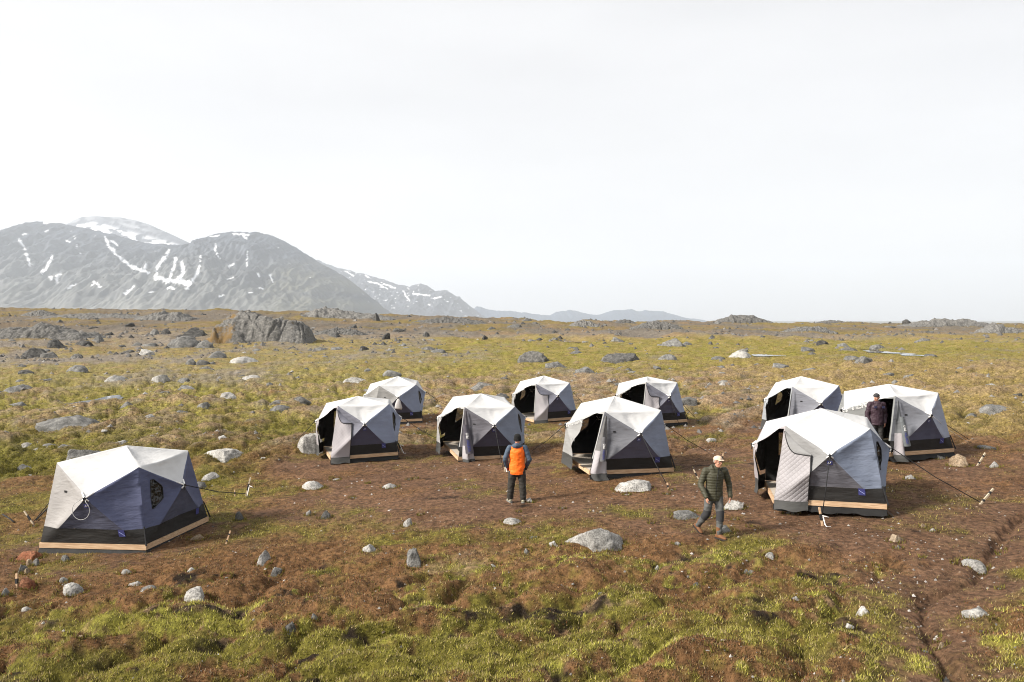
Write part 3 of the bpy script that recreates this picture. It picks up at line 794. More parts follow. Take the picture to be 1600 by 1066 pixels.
ROCKS = [ # px, py foot, w, h, kind, label, own?, name
 (88,677,116,34,'grey','large grey boulder with a long sloping back in hummocky grass beyond the lone left tent',1,'boulder'),
 (928,866,104,37,'pale','big pale whitish boulder half sunk in the grass in the middle of the foreground',1,'boulder'),
 (994,771,62,20,'pale','broad domed boulder on bare earth in front of the large middle tent',1,'boulder'),
 (647,884,30,29,'grey','upright rounded grey boulder standing in the green dip of the foreground',1,'boulder'),
 (480,713,42,33,'pale','blocky pale boulder against the left side of the quilted-door tent on the left',1,'boulder'),
 (834,569,54,18,'outcrop','dark peaked boulder on the green plain behind the middle tents',1,'boulder'),
 (975,570,74,15,'outcrop','long dark boulder with a grey tail on the green plain behind the tents',1,'boulder'),
 (1505,731,32,19,'tan','pyramid-shaped pale brown stone beside the tent where a man stands in the doorway',1,'boulder'),
 (44,562,48,16,'dark','dark grey wedge-shaped boulder at the left edge of the plain',1,'boulder'),
 (79,549,36,13,'dark','dark rounded boulder behind the wedge-shaped one at the left of the plain',1,'boulder'),
 (124,548,32,8,'dark','low dark loaf-shaped boulder beside the dark rounded one on the left plain',0,'boulder'),
 (299,530,46,15,'dark','largest dark blocky boulder left of the ochre-stained outcrop',1,'boulder'),
 (256,527,20,9,'dark','small black pointed boulder left of the largest blocky one near the outcrop',0,'boulder'),
 (199,514,17,7,'dark','lone dark boulder on the golden strip far left of the outcrop',0,'boulder'),
 (239,532,16,10,'grey','grey block just below the black pointed boulder left of the outcrop',0,'boulder'),
 (278,551,58,20,'grey','wide grey rock slab at the lower left foot of the ochre-stained outcrop',1,'rock_slab'),
 (316,550,34,12,'grey','rough grey slab touching the left foot of the ochre-stained outcrop',0,'rock_slab'),
 (602,534,14,11,'dark','dark upright boulder alone on the brown plain right of the outcrop',0,'boulder'),
 (624,524,24,7,'dark','low dark boulder just behind the upright one right of the outcrop',0,'boulder'),
 (665,531,12,8,'dark','small dark cube-like boulder right of the upright one on the brown plain',0,'boulder'),
 (756,534,12,8,'dark','small dark boulder furthest right on the brown strip of plain before the green bog',0,'boulder'),
 (569,552,16,8,'dark','dark boulder sitting in the green bog below the outcrop tail',0,'boulder'),
 (553,519,13,7,'dark','small dark boulder on the strip behind the tail of the outcrop',0,'boulder'),
 (588,506,14,12,'dark','dark square boulder at the foot of the skyline ridge above the outcrop tail',0,'boulder'),
 (128,714,62,18,'grey','flat grey boulder half hidden behind the roof of the lone left tent',1,'boulder'),
 (28,723,34,13,'grey','grey stone left of the lone tent near the edge of the picture',0,'rock'),
 (339,727,66,16,'pale','long flat pale boulder right of the roof of the lone left tent',1,'boulder'),
 (188,697,38,10,'grey','low grey stone just above the peak of the lone left tent',0,'rock'),
 (70,696,34,9,'grey','flat grey stone in grass above the left roof corner of the lone tent',0,'rock'),
 (308,767,26,12,'grey','grey stone at the right wall of the lone left tent',0,'rock'),
 (436,644,42,17,'grey','grey double-humped boulder in the grass left of the tent rows',1,'boulder'),
 (410,880,24,20,'pale','squarish pale stone left of a smaller one in the grassy middle foreground',0,'rock'),
 (427,893,22,13,'grey','smaller grey stone right beside the squarish pale one in the foreground',0,'rock'),
 (577,865,26,12,'pale','smooth pale oval stone left of the upright rounded boulder',0,'rock'),
 (107,929,38,21,'pale','rounded pale boulder on the red heath in the left foreground',1,'boulder'),
 (96,913,17,9,'grey','small grey stone leaning behind the rounded pale boulder on the red heath',0,'rock'),
 (298,948,47,23,'pale','long pale angular stone lying in the heath of the left foreground',1,'rock'),
 (229,934,34,14,'grey','low grey hump-shaped stone left of the long pale angular one',0,'rock'),
 (210,919,25,11,'pale','pale wedge-shaped stone on the heath below the lone left tent',0,'rock'),
 (194,900,19,8,'pale','small flat pale stone on the heath just below the plank of the lone left tent',0,'rock'),
 (296,898,15,7,'pale','small whitish stone right of the flat pale ones below the lone tent',0,'rock'),
 (305,846,26,9,'tan','flat yellowish stone at the right end of the lone left tent platform',0,'rock'),
 (373,815,15,15,'grey','pointed grey stone standing on edge right of the lone left tent',0,'rock'),
 (100,879,17,11,'grey','grey stone under the front plank of the lone left tent',0,'rock'),
 (36,955,24,13,'pale','lichen-covered pale stone low in the left foreground',0,'rock'),
 (5,936,15,12,'grey','pointed grey stone cut by the left edge of the picture',0,'rock'),
 (484,767,38,14,'pale','long flat smooth stone on the brown heath below the quilted-door tent',1,'rock'),
 (608,765,24,8,'pale','flat pale stone on bare earth left of the man in the orange vest',0,'rock'),
 (507,812,20,13,'grey','squat grey stone on the brown slope in front of the long flat smooth stone',0,'rock'),
 (482,807,12,10,'grey','small grey stone left of the squat one on the brown slope',0,'rock'),
 (636,821,16,14,'pale','pointed pale stone on the brown slope below the man in the orange vest',0,'rock'),
 (800,822,32,10,'pale','flat pale stone at the grass edge below the orange-vested man',0,'rock'),
 (829,787,13,7,'pale','small pale stone touching the right shoe of the man in the orange vest',0,'rock'),
 (489,983,14,9,'grey','grey stone beside the dark peat hollow in the foreground',0,'rock'),
 (455,998,20,15,'dark','dark brown rounded stone inside the peat hollow of the foreground',0,'rock'),
 (866,865,16,8,'pale','small pale stone left of the big whitish boulder',0,'rock'),
 (822,867,13,8,'grey','small grey stone further left of the big whitish boulder in the grass',0,'rock'),
 (1076,812,46,14,'grey','flat grey rock lying behind the legs of the walking man in olive',1,'rock'),
 (1148,798,38,16,'pale','flat pale rock right of the thighs of the walking man in olive',1,'rock'),
 (1137,834,29,12,'grey','grey stone just behind the front boot of the walking man in olive',0,'rock'),
 (1090,913,15,11,'grey','round grey stone with a white top in the heath below the walking man',0,'rock'),
 (1027,884,11,8,'pale','small round pale stone on the heath right of the big whitish boulder',0,'rock'),
 (1059,855,12,7,'pale','small pale stone on the path left of the walking man',0,'rock'),
 (1167,890,9,8,'grey','small dark grey stone at the grass edge under the front right tent',0,'rock'),
 (1403,849,23,13,'tan','angular light brown stone on bare earth below the front right tent',0,'rock'),
 (1446,827,11,7,'tan','small tan stone on earth right of the angular light brown one',0,'rock'),
 (1460,833,11,5,'pale','small white flat stone beside the small tan one',0,'rock'),
 (1405,860,11,6,'grey','small grey stone directly below the angular light brown one',0,'rock'),
 (1528,880,42,18,'pale','broad flat stone lying at the bend of the eroded gully',1,'rock'),
 (1205,875,16,11,'pale','pale knobbly stone on bare earth below the corner of the front right tent',0,'rock'),
 (1308,925,24,14,'grey','grey slanting stone on the heath left of the gully',0,'rock'),
 (1351,964,25,17,'pale','pale angular stone beside a bright tuft left of the gully',0,'rock'),
 (1246,960,14,7,'pale','small flat white stone on the heath below the grey slanting one',0,'rock'),
 (1329,984,15,8,'pale','flat pale stone in the grass below the pale angular one',0,'rock'),
 (1532,967,40,17,'pale','pale pointed stone on the grass right of the gully',1,'rock'),
 (1474,999,13,12,'tan','tan stone perched on the wall of the gully',0,'rock'),
 (1485,1053,24,20,'dark','dark stone in the bottom of the gully at the lower edge',0,'rock'),
 (1225,798,19,7,'red','flat orange stone at the flap of the front right tent',0,'rock'),
 (1239,801,8,6,'tan','little square tan stone beside the flat orange one at the tent flap',0,'rock'),
 (1238,805,22,4,'pale','thin flat pale stone in front of the little square tan one',0,'rock'),
 (1470,719,18,7,'grey','grey flat stone left of the pyramid-shaped stone',0,'rock'),
 (1558,732,18,10,'pale','pale stone in grass right of the pyramid-shaped stone',0,'rock'),
 (1548,705,28,8,'grey','low grey stone in the grass behind the leaning black and white peg',0,'rock'),
 (1428,752,20,8,'pale','flat pale stone on the path under the black tent strap',0,'rock'),
 (1572,644,62,17,'grey','wide flat grey slab at the right edge of the grassy plain',1,'rock_slab'),
 (1524,645,22,8,'grey','grey stone left of the wide slab at the right edge',0,'rock'),
 (1592,622,18,6,'dark','dark stone above the wide slab at the right edge',0,'rock'),
 (36,878,40,15,'red','flat rust-orange stone at the left corner of the lone tent platform',1,'rock'),
 (30,898,16,15,'grey','largest stone of the little heap left of the lone tent',0,'rock'),
 (43,887,14,12,'tan','brown stone at the back of the little heap left of the lone tent',0,'rock'),
 (54,886,12,12,'grey','dark grey stone at the right of the little heap by the lone tent',0,'rock'),
 (40,899,12,9,'tan','smallest brown stone in front of the little heap left of the lone tent',0,'rock'),
 (38,921,24,18,'red','thin pinkish slab tilted against the peg at the far left',0,'rock_slab'),
 (115,584,32,10,'grey','pale grey stone on the green plain straight below the dark loaf-shaped boulder',0,'rock'),
 (150,541,24,10,'grey','grey block right of the low loaf-shaped boulder on the left plain',0,'rock'),
 (227,560,24,10,'pale','whitish stone on the plain below the wide grey slab',0,'rock'),
 (295,573,21,10,'grey','grey round stone in the moss below the outcrop, left one of a pair',0,'rock'),
 (315,573,21,8,'grey','grey low stone in the moss below the outcrop, right one of a pair',0,'rock'),
 (377,572,46,10,'pale','long pale slab in the moss in front of the ochre-stained outcrop',0,'rock_slab'),
 (390,594,36,9,'pale','pale low slab on the moss below the long pale one',0,'rock_slab'),
 (177,597,38,11,'pale','pale flat rock on the mossy plain above the pool, left of two',0,'rock'),
 (245,598,28,11,'pale','pale flat rock on the mossy plain above the pool, right of two',0,'rock'),
 (284,598,22,8,'grey','grey flat stone right of the two pale rocks above the pool',0,'rock'),
 (22,634,38,11,'grey','grey stone at the left edge above the large sloping boulder',0,'rock'),
 (353,626,28,9,'pale','pale stone on the mossy slope right of the pool',0,'rock'),
 (315,641,20,8,'grey','grey stone below the pale one on the mossy slope right of the pool',0,'rock'),
 (550,599,44,14,'pale','pale jagged rock on the plain behind the rear left tent',1,'rock'),
 (1045,566,36,11,'grey','grey stone on the green plain right of the long dark boulder',0,'rock'),
 (1124,565,28,8,'grey','grey stone on the green plain, left of the wider whitish one',0,'rock'),
 (1159,562,36,11,'pale','wider whitish rock on the green plain right of its grey neighbour',0,'rock'),
 (1225,578,32,9,'grey','dark grey rock on the grass directly behind the peak of the rear right tent',0,'rock'),
 (1335,565,30,7,'grey','grey low rock below the bright streak of water on the right plain',0,'rock'),
 (1287,544,20,7,'dark','dark small boulder left of the bright streak of water on the right plain',0,'rock'),
 (963,541,23,8,'grey','grey boulder on the far edge of the green bog behind the tents',0,'rock'),
 (1110,690,24,8,'pale','pale flat stone on bare earth above the cap of the walking man',0,'rock'),
]
for px, py, w, h, kind, lab, own, nm in ROCKS:
    me = big(px*31+py, kind) if own else None
    put_rock(px, py, w, h, kind, lab, nm, own=me, depth=.75 if own else None, cat='boulder' if nm == 'boulder' else 'rock')
LOW = [(-1,0),(-.9,.25),(-.6,.6),(-.35,.8),(-.1,1),(.15,.85),(.4,.9),(.65,.55),(.85,.35),(1,0)]
LEFTY = [(-1,0),(-.85,.5),(-.5,1),(-.2,.85),(.1,.6),(.5,.45),(.8,.2),(1,0)]
BACK = [(-1,0),(-.8,.3),(-.4,.85),(0,1),(.35,.9),(.7,.5),(1,0)]
def outcrop(px, py, w, h, kind, lab, seed, depth=.8, prof=LOW):
    p = at(px, py, False); D = p.y
    hw = w*D/FPX/2; dp = hw*depth; hh = h*D/FPX
    me = outcrop_mesh(seed, prof, hw, dp, hh); me.materials.append(MR[kind])
    y = D+dp*.75
    xs = np.array([p.x-hw*.5, p.x, p.x+hw*.5]); z = float(ground(xs, np.full(3, D)).mean())
    o = bpy.data.objects.new('rock_outcrop', me); C.objects.link(o)
    o.location = (p.x*y/D, y, z-.08*hh)
    return tag(o, lab, 'outcrop')
outcrop(412, 541, 166, 47, 'ochre', 'big cracked grey rock outcrop with ochre lichen on its left shoulder', 881, .55, [(-1,0),(-.95,.30),(-.84,.42),(-.80,.80),(-.62,.93),(-.35,1),(0,.93),(.35,.88),(.68,.74),(.86,.5),(.93,.22),(1,0)])
outcrop(530, 528, 90, 11, 'outcrop', 'low grey rock tail running right from the ochre-stained outcrop', 882, .5)
outcrop(72, 534, 190, 25, 'outcrop', 'long low rounded rock outcrop at the left edge of the plain', 883, .5, [(-1,.5),(-.5,.75),(-.2,.72),(0,1),(.25,.85),(.5,.55),(.75,.4),(1,0)])
outcrop(262, 504, 100, 14, 'outcrop', 'low grey hump of rock on the plain behind the blocky boulders', 884)
outcrop(150, 501, 190, 8, 'outcrop', 'long thin band of rock on the plain at the far left', 885, .3)
outcrop(62, 497, 60, 9, 'outcrop', 'small grey rock back on the plain at the far left', 898, .6, BACK)
outcrop(545, 500, 160, 17, 'outcrop', 'dark rocky ridge on the skyline above the tail of the big outcrop', 886, .4, LEFTY)
outcrop(418, 487, 80, 6, 'outcrop', 'low dark rock back on the skyline behind the big outcrop', 887, .6, BACK)
outcrop(700, 508, 130, 10, 'outcrop', 'rubbly grey rock rise on the skyline below the end of the mountain', 888, .5)
outcrop(912, 514, 56, 10, 'outcrop', 'grey rock knob on the skyline right of the middle of the plain', 889, .7, BACK)
outcrop(1026, 518, 84, 12, 'outcrop', 'pale rubbly outcrop on the far plain under the blue distant hills', 890, .6)
outcrop(975, 507, 40, 6, 'outcrop', 'small rocky bump on the skyline left of the pale rubbly outcrop', 899, .6, BACK)
outcrop(1158, 507, 96, 12, 'outcrop', 'smooth dark rock back on the skyline right of the blue hills', 891, .5, BACK)
outcrop(1262, 522, 80, 9, 'outcrop', 'low pale outcrop on the far plain right of the smooth rock back', 892, .6)
outcrop(1480, 513, 150, 12, 'outcrop', 'broken rocky rise on the skyline at the right', 893, .4)
outcrop(1572, 525, 90, 15, 'outcrop', 'rough pale outcrop at the right edge of the far plain', 894, .5, LEFTY)
outcrop(1388, 504, 70, 6, 'outcrop', 'small rounded rock back on the skyline left of the broken rise', 895, .5, BACK)
outcrop(1300, 507, 60, 5, 'outcrop', 'low stony swell on the skyline above the low pale outcrop', 900, .5)
# smaller stones nobody could tell apart
def stones(n, box, kinds, wr, lab, group, seed, avoid=True):
    r = random.Random(seed); done = 0; tries = 0
    while done < n and tries < n*20:
        tries += 1
        px = r.uniform(box[0], box[2]); py = r.uniform(box[1], box[3])
        p = at(px, py, False)
        if avoid and min(math.hypot(p.x-c[0], p.y-c[1]) for c in TENTC) < 2.6: continue
        w = r.uniform(*wr)*(.7+.6*r.random()*r.random()*2)
        put_rock(px, py, w, w*r.uniform(.16, .34), r.choice(kinds), lab, 'stone', group); done += 1
stones(115, (0, 545, 1600, 640), ['grey','outcrop','grey'], (10, 34), 'small weathered stone lying among plants on the plain behind the tents', 'small stones on the plain behind the tents', 5)
stones(55, (0, 500, 1600, 548), ['dark','grey','outcrop'], (8, 22), 'small dark stone on the far brown part of the plain', 'small dark stones on the far plain', 6)
stones(30, (0, 640, 470, 760), ['grey','pale'], (9, 22), 'small grey stone between grassy hummocks left of the tents', 'small stones in the hummocks', 7)
stones(85, (20, 740, 1590, 1055), ['pale','grey','grey','tan'], (4, 11), 'fist-sized stone lying on the heath of the foreground', 'fist-sized stones in the foreground', 8, True)
# grass and litter gathered round the feet of the near stones
def collars():
    r = np.random.default_rng(77); X = []; Y = []
    for (fx, fy, a, b) in FEET:
        n = int(min(420, 40+900*a)); t = r.random(n)*2*np.pi; q = 1.0+.30*r.random(n)**2+.03/a
        X.append(fx+a*q*np.cos(t)); Y.append(fy+b*q*np.sin(t))
    x = np.concatenate(X); y = np.concatenate(Y); k = len(x)
    col, W = cover(x, y); z = ground(x, y)
    h = .02+.07*r.random(k); w = .012*(.6+.8*r.random(k))*(1+.02*y); a = r.random(k)*2*np.pi; la = r.random(k)*2*np.pi; ln = .2+.6*r.random(k)
    V = np.empty((k, 3, 3)); dx = np.cos(a)*w/2; dy = np.sin(a)*w/2
    V[:,0] = np.c_[x-dx, y-dy, z-.01]; V[:,1] = np.c_[x+dx, y+dy, z-.01]
    V[:,2] = np.c_[x+np.cos(la)*h*ln, y+np.sin(la)*h*ln, z+h]
    g = (r.random(k) < .5)[:,None]
    cc = np.where(g, COLS['G'], col)*(.5+.9*r.random(k))[:,None]
    return bulk_tris('stone_edge_grass', V.reshape(-1, 3), np.repeat(cc, 3, 0), M_LEAF)
tag(collars(), kind='stuff')
def pebbles(name, n, y0, y1, size, seed, kinds):
    """grit and small stones, one mesh"""
    x, y, r = sample_ground(n, y0, y1, seed=seed)
    col, W = cover(x, y)
    m = r.random(n) < np.clip(.15+.9*W['D']+1.2*W['S']+.25*W['R']+.3*W['T']-.3*W['G'], .03, 1)*np.clip(.5+1.5*fbm(x*.7, y*.7, 3, seed), 0, 1)
    x, y = x[m], y[m]; k = len(x); z = ground(x, y)
    s = size*(.35+1.3*r.random(k)**3)*(1+.02*y)
    base = np.array([(1,0,0),(.2,.9,0),(-.9,.4,0),(-.5,-.8,0),(.5,-.8,0),(.1,.05,.75),(-.25,-.2,.65)])
    F = np.array([(0,1,5),(1,2,5),(2,6,5),(2,3,6),(3,4,6),(4,5,6),(4,0,5)])
    a = r.random(k)*2*np.pi
    jit = base[None]*(.65+.7*r.random((k,7,3)))
    X = jit[:,:,0]*np.cos(a)[:,None]-jit[:,:,1]*np.sin(a)[:,None]; Y = jit[:,:,0]*np.sin(a)[:,None]+jit[:,:,1]*np.cos(a)[:,None]
    P = np.stack([x[:,None]+X*s[:,None], y[:,None]+Y*s[:,None]*.8, z[:,None]-.15*s[:,None]+jit[:,:,2]*s[:,None]], -1)
    V = P[:, F].reshape(-1, 3)
    c = np.array(kinds)[r.integers(0, len(kinds), k)]*(.6+.7*r.random(k))[:,None]
    return bulk_tris(name, V, np.repeat(c, 21, 0), M_PEB)
M_PEB, n_, b_ = newmat('pebble')
a_ = n_.nodes.new('ShaderNodeAttribute'); a_.attribute_name = 'cover'; n_.links.new(a_.outputs['Color'], b_.inputs['Base Color']); b_.inputs['Roughness'].default_value = .9
tag(pebbles('pebbles', 13000, 9.5, 34, .022, 31, [(.26,.245,.22),(.18,.16,.14),(.32,.30,.28),(.17,.12,.08)]), kind='stuff')
tag(pebbles('far_rubble', 11000, 90, 420, .12, 35, [(.10,.095,.088),(.07,.068,.064),(.13,.12,.11)]), kind='stuff')
tag(pebbles('scattered_stones', 10000, 32, 130, .075, 33, [(.17,.16,.15),(.12,.115,.11),(.22,.21,.195)]), kind='stuff')

# ------------------------------------------------------------------ mountains (real distance and depth)
def px_of(X, Y, Z):
    c, s = math.cos(PITCH), math.sin(PITCH)
    d = Y*c-(Z-CAMZ)*s; u = Y*s+(Z-CAMZ)*c
    return CX+FPX*X/d, CY-FPX*u/d
def z_at(py, D):
    return CAMZ + D*math.tan(math.atan((CY-py)/FPX)-PITCH)
def poly_d(u, w, pts):
    return seg_dist(u, w, pts)
def mountain(name, prof, D, foot, wid, nx, ny, seed, rough, base_z=-60, snow=None, cols=None, gully=1.0, asp=1.0, pw=1.25, jag=0):
    prof = np.array(prof, float)
    X0 = (prof[0,0]-CX)/FPX*D; X1 = (prof[-1,0]-CX)/FPX*D
    xs = np.linspace(X0, X1, nx)
    xs_j = np.arange(nx)*1.0
    ridge = np.interp(xs, (prof[:,0]-CX)/FPX*D, [z_at(p, D) for p in prof[:,1]])
    ts = np.r_[np.linspace(0, 1, ny), 1+np.linspace(0, 1, ny//3)[1:]]
    Xg, Tg = np.meshgrid(xs, ts)
    if jag: ridge = ridge+jag*(ridged(xs*.004, xs*0+.5, 4, seed)-.2)
    rw = 120*fbm(xs*.0012, xs*0+seed, 4, seed)*rough
    Yg = np.where(Tg <= 1, foot+(D+rw[None]-foot)*Tg, D+rw[None]+(Tg-1)*wid)
    sx = Xg/D*7000; sy = Yg/D*7000
    ero = ridged(sx*.0042, sy*.0011+2, 5, seed+1)
    big_ = fbm(sx*.0011, sy*.0012, 3, seed+9)
    S = np.where(Tg <= 1, Tg, np.maximum(0, 2-Tg))
    sh = np.clip(S+.20*big_*S*(1-S)*4*.6, 0, 1)**pw
    env = np.clip(S*(1.0-S)*4, 0, 1)
    amp = (ridge-base_z)
    Z = base_z + amp[None]*sh + amp[None]*rough*gully*.115*env*ero + amp[None]*.055*rough*env*ridged(sx*.013, sy*.006, 4, seed+4)
    Z = Z + amp[None]*.010*rough*S*ridged(sx*.03, sy*.02, 3, seed+5)
    Z = np.maximum(Z, base_z-1)
    V = np.stack([Xg, Yg, Z], -1).reshape(-1, 3)
    a, b = Xg.shape
    mb_F = [(i*b+j, i*b+j+1, (i+1)*b+j+1, (i+1)*b+j) for i in range(a-1) for j in range(b-1)]
    me = bpy.data.meshes.new(name); me.from_pydata(V.tolist(), [], mb_F)
    me.polygons.foreach_set('use_smooth', [True]*len(me.polygons))
    u, w = px_of(Xg, Yg, Z)
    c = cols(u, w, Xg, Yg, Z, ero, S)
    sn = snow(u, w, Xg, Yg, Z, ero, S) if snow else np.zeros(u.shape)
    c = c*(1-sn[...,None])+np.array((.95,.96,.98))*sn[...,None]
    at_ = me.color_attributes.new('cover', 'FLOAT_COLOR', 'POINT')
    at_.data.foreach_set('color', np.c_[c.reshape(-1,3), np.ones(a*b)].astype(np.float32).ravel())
    me.materials.append(M_MTN)
    o = bpy.data.objects.new(name, me); C.objects.link(o)
    return tag(o, kind='structure')
M_MTN, n_, b_ = newmat('mountain_rock')
a_ = n_.nodes.new('ShaderNodeAttribute'); a_.attribute_name = 'cover'; n_.links.new(a_.outputs['Color'], b_.inputs['Base Color']); b_.inputs['Roughness'].default_value = .95
b_.inputs['Specular IOR Level'].default_value = .1
STREAKS = [ ([(29,373),(33,381),(41,391)],1.6),([(41,397),(44,405),(48,414)],2.0),([(82,401),(76,412),(72,420),(66,426)],2.2),([(95,428),(88,433),(90,441)],2.4),([(78,432),(81,435)],2),
 ([(164,370),(170,384),(180,396),(192,407),(207,417),(222,423)],2.2),([(222,423),(235,427)],1.5),([(228,412),(226,424)],3.0),([(264,390),(260,401),(249,413),(244,426),(243,437)],2.2),([(243,433),(262,438),(283,440),(300,441)],3.0),
 ([(275,404),(271,418),(266,432)],2.6),([(283,410),(287,422),(281,436),(290,444)],3.2),([(312,415),(307,428),(300,440),(292,452)],2.4),([(313,400),(312,410)],1.3),([(115,368),(116,374)],1.2),([(119,383),(121,386)],1.3),([(126,395),(127,397)],1.2),([(105,377),(109,377)],1.2),([(173,376),(184,383)],1.4),
 ([(209,448),(202,455),(193,458)],1.4),([(119,444),(106,450)],1.5),([(146,439),(152,444),(157,449)],1.5),([(143,446),(147,445)],1.2),([(262,450),(272,451)],1.5),([(342,464),(347,463)],1.2),([(232,457),(240,457)],1),
 ([(337,382),(337,392),(343,404)],1.2),([(387,391),(386,400),(384,408)],1.2),([(385,412),(387,418)],1.1),([(403,428),(405,432)],1.6),([(423,430),(426,441)],1.4),([(406,450),(410,452)],1.6),([(358,416),(366,413)],1.5),([(344,463),(350,460)],1.4),([(390,458),(394,457)],1.3),([(355,436),(364,434)],1.0),
 ([(366,366),(380,366),(388,367)],1.6),([(380,369),(385,372)],1.8),([(330,370),(342,368)],1.0),([(68,349),(78,348)],1.3),([(36,366),(42,366)],1.2),([(70,362),(74,361)],1.0)]
def snow_ac(u, w, X, Y, Z, ero, S):
    uu = u+2.2*perlin(u*.16, w*.16, 7); ww = w+2.2*perlin(u*.16+30, w*.16, 8)
    s = np.zeros(u.shape)
    for pts, r in STREAKS:
        m = (u > min(p[0] for p in pts)-12) & (u < max(p[0] for p in pts)+12)
        if m.any():
            d = seg_dist(uu[m], ww[m], np.array(pts, float))
            s[m] = np.maximum(s[m], 1-sstep(r*.5, r*1.0, d*(1+.35*perlin(u[m]*.5, w[m]*.5, 9))))
    sp = (fbm(u*.22, w*.34, 3, 55) > .68-.10*S)*1.0
    return np.maximum(s, sp*(S > .25))*(S <= 1)
def cols_ac(u, w, X, Y, Z, ero, S):
    n = fbm(X*.003, Z*.008, 4, 61); st = fbm(X*.012, Z*.002, 3, 62)
    ft = ((1-S)**1.6*.8)[...,None]; c0 = np.array((.030,.036,.050))*(1-ft)+np.array((.15,.152,.145))*ft  # paler towards the feet: low-lying haze painted into the rock colour
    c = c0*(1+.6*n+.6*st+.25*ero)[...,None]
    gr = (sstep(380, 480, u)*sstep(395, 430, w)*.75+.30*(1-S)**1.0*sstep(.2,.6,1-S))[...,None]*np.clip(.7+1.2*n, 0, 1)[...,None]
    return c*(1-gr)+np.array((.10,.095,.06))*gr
PROF_A = [(-330,470),(-200,420),(-120,392),(-60,374),(0,368),(20,364),(45,350),(60,347),(75,347.5),(100,351),(130,357),(165,365),(200,373),(240,381),(290,384),(310,379.5),(320,376),(328,370),(345,366),(365,363),(382,363),(400,364),(422,368),(436,374),(450,381),(465,389),(480,398),(498,411),(515,419),(530,428),(545,437),(558,447),(570,458),(582,470),(592,481),(600,489),(615,498)]
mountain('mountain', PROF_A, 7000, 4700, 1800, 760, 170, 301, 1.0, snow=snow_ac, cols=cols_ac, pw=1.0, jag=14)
def snow_b(u, w, X, Y, Z, ero, S):
    q = fbm(u*.03+w*.10, w*.10-u*.045, 4, 77)
    s = sstep(.0, .12, q+.10-.35*sstep(8, -6, w-(340+.30*(u-150))) * sstep(150, 200, u)*0)
    band = np.exp(-((w-(344+.26*(u-150)))/7.0)**2)*sstep(140, 160, u)     # bare rib across the dome
    rim = sstep(.90, .95, S)*.85
    return np.clip(s*(1-.95*band)+(u < 150)*.35*s, 0, 1)*(1-rim)
def cols_grey(u, w, X, Y, Z, ero, S):
    n = fbm(X*.003, Z*.008, 4, 63)
    return np.array((.05,.054,.066))*(1+.4*n)[...,None]
mountain('mountain', [(40,400),(80,372),(105,351),(118,344),(130,339.5),(150,338),(170,339.5),(190,340),(215,345),(235,351),(255,360),(275,369),(300,381),(340,400),(380,420)], 9600, 8000, 1500, 420, 110, 322, .3, snow=snow_b, cols=cols_grey, pw=.9)
D_ST = [([(571,430),(577,434)],1.0),([(600,444),(612,448)],1.3),([(575,440),(590,443),(606,452)],1.1),([(630,455),(640,470)],1.0),([(645,459),(672,462)],1.2),([(610,449),(618,450)],1.2),([(678,466),(690,464)],1.0),([(540,424),(552,431)],1.0)]
def snow_d(u, w, X, Y, Z, ero, S):
    s = np.zeros(u.shape); uu = u+2*perlin(u*.2, w*.2, 17)
    for pts, r in D_ST: s = np.maximum(s, 1-sstep(r*.6, r*1.3, seg_dist(uu, w, np.array(pts, float))))
    sp = (fbm(u*.12, w*.4, 3, 57) > .42)*1.0
    return np.maximum(s, sp*.9)*(S > .3)
PROF_D = [(420,440),(470,415),(500,408),(525,418),(545,423),(560,428),(580,431),(600,438),(620,444),(640,450),(648,446),(658,443.5),(668,447),(680,455),(690,455),(700,455.5),(706,460),(713,465),(718,464.5),(726,472),(736,480),(745,487),(752,493),(765,500)]
mountain('mountain', PROF_D, 11000, 8600, 1800, 420, 110, 341, 1.0, snow=snow_d, cols=cols_grey, pw=.95, jag=22)
PROF_E = [(725,497),(745,480),(752,480.5),(765,485),(785,487),(800,486.5),(815,489),(830,491),(845,492),(858,493),(868,489),(880,486.5),(890,485.5),(905,487.5),(920,491),(935,493.5),(945,490),(955,487),(965,484.5),(978,483.5),(990,485),(1000,487),(1012,485),(1025,485.5),(1037,487),(1048,492),(1058,494),(1070,496),(1085,499)]
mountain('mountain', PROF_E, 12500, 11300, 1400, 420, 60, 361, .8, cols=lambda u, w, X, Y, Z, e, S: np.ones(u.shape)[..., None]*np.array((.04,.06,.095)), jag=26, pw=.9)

# ------------------------------------------------------------------ haze: one box of air round everything
M_HAZE = bpy.data.materials.new('haze_air'); M_HAZE.use_nodes = True
n_ = M_HAZE.node_tree; n_.nodes.clear()
o_ = n_.nodes.new('ShaderNodeOutputMaterial'); v_ = n_.nodes.new('ShaderNodeVolumePrincipled')
v_.inputs['Density'].default_value = .68e-4
v_.inputs['Color'].default_value = (.85,.915,1.0,1)
v_.inputs['Anisotropy'].default_value = .2
n_.links.new(v_.outputs[0], o_.inputs['Volume'])
hb = MB()
hb.hexa([(-45000,-700,-66),(45000,-700,-66),(45000,19500,-66),(-45000,19500,-66),(-45000,-700,1420),(45000,-700,1420),(45000,19500,1420),(-45000,19500,1420)])
tag(hb.build('haze', M_HAZE), kind='stuff')

